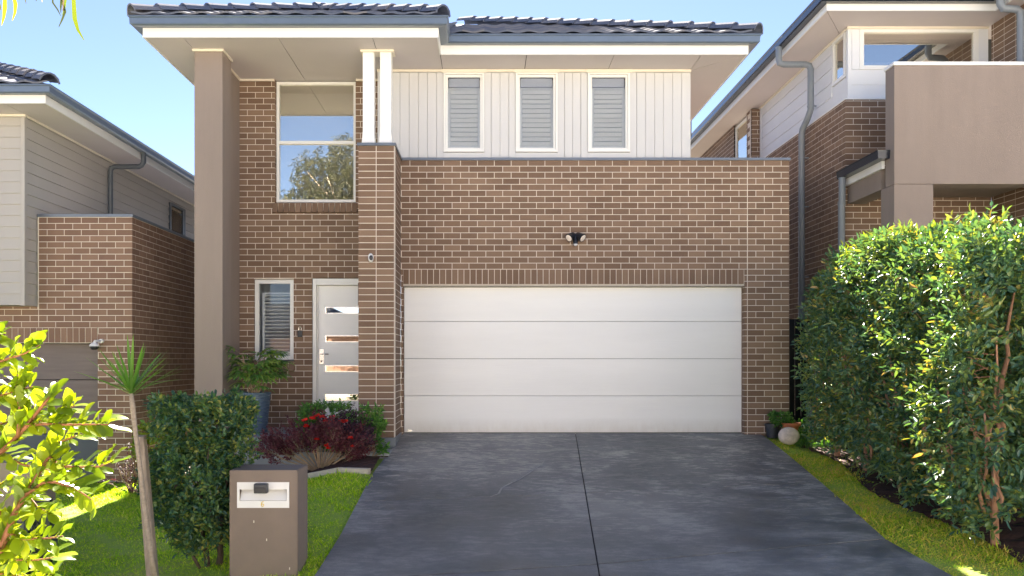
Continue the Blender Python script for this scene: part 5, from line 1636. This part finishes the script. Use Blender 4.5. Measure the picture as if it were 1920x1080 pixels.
def left_in(x, y):
    if x > xat(DL, y) + 0.012 + 0.016 * math.sin(y * 23) * math.sin(y * 7): return False
    if inpoly(x, y, [(-4.72, 12), (-4.62, 10.33), (-3.9, 9.82), (-2.75, 9.66), (-2.1, 9.45), (-1.36, 9.16), (-1.0, 9.16), (-1, 12)]): return False
    if mx0 < x < mx1 and my0 < y < my1: return False
    if x < LX and y > LY: return False
    return True


o = grass('lawn', M['grass'], left_in, (-7.0, -1.2, 4.8, 11.3), 135000, 0.018, 0.044)
tag(o, 'green lawn on the left around the mailbox', 'grass')
o = grass('lawn_far_left', M['grass'], lambda x, y: y < 11.0, (-9.5, -4.9, 9.6, 11.2), 9000) if False else o


def right_in(x, y):
    xe = xat(DR, y)
    xe -= 0.02 + 0.02 * math.sin(y * 23) * math.sin(y * 7)
    return xe + 0.012 < x < 4.30 + 0.12 * math.sin(y * 2.1) + 0.06 * math.sin(y * 11) + (0.55 if y < 6.5 else 0.0) + (0.12 if y > 9.5 else 0)


o = grass('verge_grass', M['grass_dry'], right_in, (3.4, 5.6, 4.6, 11.1), 80000, 0.018, 0.042)
tag(o, 'yellowing grass strip between driveway and hedge', 'grass')

# ------------------------------------------------------------------ pillar and tree guard at far left
nb = thing('neighbour_letterbox', 'taupe rendered pillar partly hidden behind the bright foreground leaves', 'mailbox', (-4.0, 6.9, -0.69))
a = PX(20, 868, 6.9); b = PX(64, 868, 6.9)
B('pillar', nb, b.x - 0.5, b.x, 6.9, 7.25, -0.36, a.z, M['render'], 0.006)
B('plinth', nb, b.x - 0.51, b.x + 0.012, 6.885, 7.262, -0.75, -0.361, M['reflection_plinth'], 0.004)
tg = thing('tree_guard', 'dark green lattice guard standing in lawn behind foreground leaves', 'guard', (-3.3, 6.2, -0.69))
gx0_, gx1_ = PX(62, 1000, 6.1).x, PX(96, 1000, 6.1).x
gt_ = MB()
gt_.box(gx1_ - 0.035, gx1_, 6.08, 6.12, -0.75, -0.02); gt_.box(gx0_ - 0.06, gx0_ - 0.03, 6.08, 6.12, -0.75, -0.02)
gt_.obj('post', M['mesh_green'], tg)
gl = MB()
for i in range(-8, 14):
    for sgn in (1, -1):
        x0 = gx0_ - 0.03; x1 = gx1_ - 0.035; wv = x1 - x0
        z0 = -0.72 + i * 0.06; z1 = z0 + sgn * wv * 1.3
        if min(z0, z1) < -0.74 or max(z0, z1) > -0.04: continue
        gl.tube([(x0, 6.1 + 0.004 * sgn, z0), (x1, 6.1 + 0.004 * sgn, z1)], 0.005, 4)
gl.obj('lattice', M['mesh_green'], tg)
B('back_sheet', tg, gx0_ - 0.03, gx1_ - 0.036, 6.14, 6.15, -0.75, -0.03, M['mesh_green'])

# ------------------------------------------------------------------ bright foreground tree at the left edge
ft = thing('foreground_tree', 'sunlit lime green broadleaf tree at the lower left edge, closest to camera', 'tree', (-1.75, 2.7, -0.73))
YF = 2.7
def fp(x, y, dY=0.0): return PX(x, y, YF + dY)
BR = [
    ([(-120, 1100, 0.1), (-60, 1060, 0.05), (0, 1032, 0), (14, 998, 0), (26, 964, 0), (46, 931, 0), (70, 892, 0), (92, 856, 0)], 0.016),
    ([(-60, 900, 0.05), (0, 850, 0), (33, 818, 0.02), (62, 784, 0), (84, 755, -0.02), (100, 735, 0)], 0.011),
    ([(51, 798, 0), (80, 795, -0.02), (115, 796, -0.04), (160, 796, -0.05), (205, 796, -0.05)], 0.006),
    ([(92, 856, 0), (113, 874, -0.02), (150, 876, -0.04), (185, 875, -0.04), (212, 864, -0.04)], 0.006),
    ([(46, 931, 0), (80, 905, -0.03), (104, 904, -0.05), (135, 914, -0.06), (155, 925, -0.06), (172, 937, -0.06)], 0.006),
    ([(14, 998, 0), (43, 1010, -0.04), (84, 1010, -0.06), (118, 1005, -0.06)], 0.006),
    ([(-40, 700, 0), (0, 678, 0), (25, 670, -0.02), (48, 662, -0.03), (74, 646, -0.03)], 0.006),
    ([(33, 818, 0), (38, 770, 0), (30, 730, 0.02), (34, 690, 0.03)], 0.006),
    ([(-50, 760, 0.1), (-10, 745, 0.08), (25, 735, 0.05), (60, 725, 0.03)], 0.006),
    ([(-50, 980, 0.1), (0, 960, 0.08), (30, 1050, 0.04), (70, 1050, 0), (100, 1045, 0)], 0.006),
    ([(-50, 660, 0.1), (-20, 640, 0.1), (5, 625, 0.05)], 0.005),
    ([(84, 755, 0), (105, 770, 0), (125, 770, 0), (140, 760, -0.02)], 0.005),
    ([(92, 856, 0.05), (110, 830, 0.05), (140, 818, 0.04), (165, 812, 0.03)], 0.005),
    ([(0, 850, 0.1), (40, 870, 0.12), (80, 880, 0.12), (130, 885, 0.1)], 0.005),
    ([(-60, 820, 0.2), (-10, 800, 0.2), (40, 780, 0.18), (80, 790, 0.15)], 0.006),
    ([(-60, 930, 0.2), (-10, 910, 0.2), (30, 900, 0.18), (70, 950, 0.15), (95, 965, 0.1)], 0.006),
    ([(-60, 1090, 0.2), (-10, 1075, 0.2), (30, 1080, 0.18), (75, 1085, 0.15), (100, 1075, 0.1)], 0.006),
]
m = MB()
for pts, r in BR:
    m.tube([fp(*p) for p in pts], [r * (1 - 0.65 * i / (len(pts) - 1)) for i in range(len(pts))], 7)
m.tube([(-1.95, 2.8, -0.75), (-1.90, 2.8, -0.2), (-1.86, 2.78, 0.2), fp(-60, 820, 0.2), fp(-50, 660, 0.1)], [0.035, 0.03, 0.024, 0.014, 0.006], 8)
m.tube([(-1.90, 2.8, -0.2), fp(-120, 1100, 0.1)], [0.02, 0.016], 8)
for yy, dd in ((900, 0.05), (760, 0.1), (980, 0.1), (700, 0), (930, 0.2), (1090, 0.2)):
    m.tube([(-1.88, 2.79, float(PX(0, yy, 2.7).z) - 0.12), fp({900: -60, 760: -50, 980: -50, 700: -40, 930: -60, 1090: -60}[yy], yy, dd)], [0.014, 0.008], 6)
m.obj('branches', M['twig_red'], ft, smooth=True)


def broad_leaf(curl, wave, L=1.0, W=0.52):
    mm_ = MB(); rows = [(0, 0.02), (0.12, 0.16), (0.3, 0.36), (0.5, 0.48), (0.68, 0.5), (0.84, 0.38), (0.95, 0.18), (1.0, 0.02)]
    vs = []
    for t, w in rows:
        z = -curl * t * t
        vs += [(-w * W * 2 * 0.5, t * L, z + 0.10 * w + wave * math.sin(t * 9)), (0, t * L, z), (w * W * 2 * 0.5, t * L, z + 0.10 * w + wave * math.cos(t * 8))]
    fs = []
    for i in range(len(rows) - 1): fs += [(i * 3, i * 3 + 1, i * 3 + 4, i * 3 + 3), (i * 3 + 1, i * 3 + 2, i * 3 + 5, i * 3 + 4)]
    mm_.add(vs, fs)
    return mm_.mesh('leaf', M['leaf_lime'], smooth=True)


LM = [broad_leaf(0.15, 0.02), broad_leaf(0.35, 0.05), broad_leaf(-0.1, 0.04), broad_leaf(0.6, 0.03), broad_leaf(0.25, 0.08, 1, 0.42)]
lf = []
for bi, (pts, r) in enumerate(BR):
    P3 = [fp(*p) for p in pts]
    seg = [(P3[i + 1] - P3[i]).length for i in range(len(P3) - 1)]
    tot = sum(seg); n = int(tot / 0.0098)
    for q in range(n):
        s_ = (q + random.random() * 0.6) / n * tot
        if bi in (0, 1) and s_ < tot * 0.25: continue
        i = 0
        while i < len(seg) - 1 and s_ > seg[i]: s_ -= seg[i]; i += 1
        p = P3[i].lerp(P3[i + 1], min(1, s_ / seg[i])); d = (P3[i + 1] - P3[i]).normalized()
        sg_ = 1 if q % 2 else -1
        sd = Vector((d.z, 0, -d.x)) * sg_
        dv = (d * 0.7 + sd * 0.5 + Vector((0, random.uniform(-0.7, 0.5), 0.32)) + Vector((random.uniform(-.3, .3), 0, random.uniform(-.3, .3)))).normalized()
        nv = (Vector((random.uniform(-0.4, 0.4), -0.35 + random.uniform(-0.5, 0.5), 1.0))).normalized()
        side = dv.cross(nv).normalized(); nv = side.cross(dv)
        Ls = random.uniform(0.045, 0.092)
        mt = Matrix((side, dv, nv)).transposed().to_4x4()
        lf.append((Matrix.Translation(p) @ mt @ Matrix.Scale(Ls, 4), random.choice(LM), (p.x - (-1.62)) if p.x > -1.66 else -1))
random.shuffle(lf)
vis_l = [e for e in lf if e[2] >= 0]; oth = [e for e in lf if e[2] < 0]
for mt, me, _ in vis_l[:298]:
    link(bpy.data.objects.new('leaf', me), ft, mt)
rest = vis_l[298:] + oth
if rest:
    mq = MB()
    for mt, me, _ in rest:
        mq.add([mt @ v.co for v in me.vertices], [tuple(p.vertices) for p in me.polygons], random.random())
    o = mq.obj('foliage', M['leaf_lime'], ft, attr=True, smooth=True); o['kind'] = 'stuff'
print('foreground leaves', len(vis_l), len(oth))

# hanging gum leaves at the top left
gb_ = thing('gum_branch', 'drooping gum tree twigs with narrow yellow green leaves in the top left corner', 'branch', PX(60, -160, 2.6))
YG = 2.6
tm = MB()
tm.tube([PX(-600, -330, 2.9), PX(-200, -240, 2.7), PX(60, -160, 2.6), PX(170, -90, 2.6)], [0.02, 0.014, 0.008, 0.004], 8)
for a, b in (((0, -170), (8, -20)), ((60, -160), (100, -8)), ((120, -120), (118, 20)), ((150, -100), (136, -8)), ((20, -170), (22, -10))):
    tm.tube([PX(*a, YG), PX((a[0] + b[0]) / 2 + 3, (a[1] + b[1]) / 2, YG), PX(*b, YG)], [0.004, 0.003, 0.0018], 6)
tm.obj('twigs', M['twig'], gb_, smooth=True)
def hleaf(pts, w, mat, dY=0):
    m = MB(); n = len(pts); vs = []
    P3 = [PX(x, y, YG + dY) for x, y in pts]
    for i, p in enumerate(P3):
        t = i / (n - 1); ww = w * math.sin(math.pi * min(0.97, 0.12 + 0.88 * t)) + 0.0006
        d = (P3[min(i + 1, n - 1)] - P3[max(i - 1, 0)]).normalized(); s_ = Vector((-d.z, 0.35, d.x)).normalized()
        vs += [tuple(p - s_ * ww), tuple(p), tuple(p + s_ * ww)]
    fs = []
    for i in range(n - 1): fs += [(i * 3, i * 3 + 1, i * 3 + 4, i * 3 + 3), (i * 3 + 1, i * 3 + 2, i * 3 + 5, i * 3 + 4)]
    m.add(vs, fs, random.random()); return m.obj('leaf', M[mat], gb_, attr=True, smooth=True)
hleaf([(138, -30), (138, 0), (140, 35), (146, 56), (158, 76)], 0.0065, 'leaf_autumn')
hleaf([(14, -40), (9, -5), (9, 15), (7, 32), (3, 48)], 0.006, 'leaf_autumn')
hleaf([(22, -30), (26, -5), (29, 8), (28, 24), (23, 39)], 0.0055, 'leaf_autumn')
hleaf([(118, -25), (117, 0), (122, 22), (116, 38), (110, 51)], 0.0035, 'leaf_gum')
hleaf([(98, -20), (99, 5), (108, 18), (114, 30)], 0.0022, 'leaf_gum')
hleaf([(124, -20), (123, 0), (121, 16), (117, 28)], 0.003, 'leaf_autumn')
hleaf([(116, -20), (115, -2), (114, 12), (114, 24)], 0.003, 'leaf_gum')
hleaf([(46, -30), (46, -8), (49, 7)], 0.002, 'leaf_gum')
hleaf([(66, -30), (66, -10), (68, 2)], 0.005, 'leaf_gum')
hleaf([(78, -30), (78, -8), (79, 4)], 0.002, 'leaf_autumn')
hleaf([(0, -30), (-6, -10), (0, 12), (2, 20)], 0.003, 'leaf_gum')

# ================================================================== ACROSS THE STREET (mirrored in the windows, bounces light)
gt2 = thing('gum_tree', 'large gum tree across the street, mirrored in the tall stair window', 'tree', (-5.6, -13, zr))
m = MB()
p = branchy(m, (-5.3, -13, zr - 0.1), (-5.6, -13, 7.5), 0.28, 0.16, 0.15, 7)
for q in range(9):
    an = q * 0.7; z = 5 + q * 0.5
    branchy(m, (-5.55, -13, z), (-5.6 + math.cos(an) * 2.6, -13 + math.sin(an) * 2.2, z + 2.6), 0.09, 0.02, 0.15, 4)
m.obj('trunk', M['bark_pale'], gt2, smooth=True)
nS = 5200
th = rng.uniform(0, 2 * np.pi, nS); ph_ = np.arccos(rng.uniform(-1, 1, nS)); rr2 = rng.random(nS) ** 0.45
P0 = np.stack([-5.6 + 3.9 * rr2 * np.sin(ph_) * np.cos(th), -13 + 2.8 * rr2 * np.sin(ph_) * np.sin(th), 8.0 + 3.6 * rr2 * np.cos(ph_)], 1)
P0 = P0[lump(P0, 1.5, 3) > -0.5]
a = twigs(P0, np.stack([rng.normal(size=len(P0)), rng.normal(size=len(P0)), -0.8 * np.ones(len(P0))], 1), 0.5, 10, 0.20, 0.05, up=0.2)
link_mesh('crown', leaf_mesh('crown', M['leaf_gum'], *a), gt2)

structure(B('crossover', None, -2.2, 4.6, -2.9, 1.39, float(pz(2)) - 0.1, float(pz(2)) + 0.05, M['path']))
M['white_render'] = paint('white_render', (0.80, 0.77, 0.71), 0.8, 0.04)
AC = [('house_across', 'low brick house across the street, mirrored in the narrow window', -15, -6.2, 2.6, 'brick_red'),
      ('bounce_house_across', 'unseen white two storey house across the street, next to the low brick one', -5.6, 7, 5.6, 'white_render'),  # tall pale houses added out of view to bounce sunlight onto the facade
      ('bounce_house_across', 'cream two storey house across the street, farthest right', 8, 22, 5.6, 'cream'),
      ('bounce_house_across', 'unseen white two storey house across the street, far left beyond the low brick one', -30, -16, 5.6, 'white_render'),
      ('bounce_house_across', 'cream two storey house at the far right end across the street', 23, 38, 5.6, 'cream')]
for nm, lab, x0, x1, zt_, mt in AC:
    ha = thing(nm, lab, 'house', ((x0 + x1) / 2, -20, zr))
    B('wall', ha, x0, x1, -26, -16.5, zr, zt_, M[mt])
    rq = MB(); a0, a1, b0, b1 = x0 - 0.4, x1 + 0.4, -16.0, -26.5; h = (x1 - x0) * 0.28
    rq.add([(a0, b0, zt_ + .01), (a1, b0, zt_ + .01), (a1, b1, zt_ + .01), (a0, b1, zt_ + .01), (a0 + h * 1.3, -21, zt_ + 1.6), (a1 - h * 1.3, -21, zt_ + 1.6)], [(0, 1, 5, 4), (1, 2, 5), (2, 3, 4, 5), (3, 0, 4), (3, 2, 1, 0)])
    rq.obj('roof', M['roofing'], ha)
    nW = int((x1 - x0) / 3.2)
    for k in range(nW):
        wx = x0 + 0.8 + k * (x1 - x0 - 1.0) / nW
        for zz_ in ((0.3,) if zt_ < 4 else (0.3, 3.3)):
            w_ = B('window', ha, wx, wx + 1.5, -16.495, -16.42, zz_, zz_ + 1.2, M['white_frame'])
            B('pane', w_, wx + 0.08, wx + 1.42, -16.418, -16.41, zz_ + 0.08, zz_ + 1.12, M['dark'])
fc = thing('front_wall_across', 'low pale garden wall across the street', 'wall', (0, -14, zr))
B('wall', fc, -30, 30, -14.4, -14.15, zr, zr + 0.9, M['cream'])
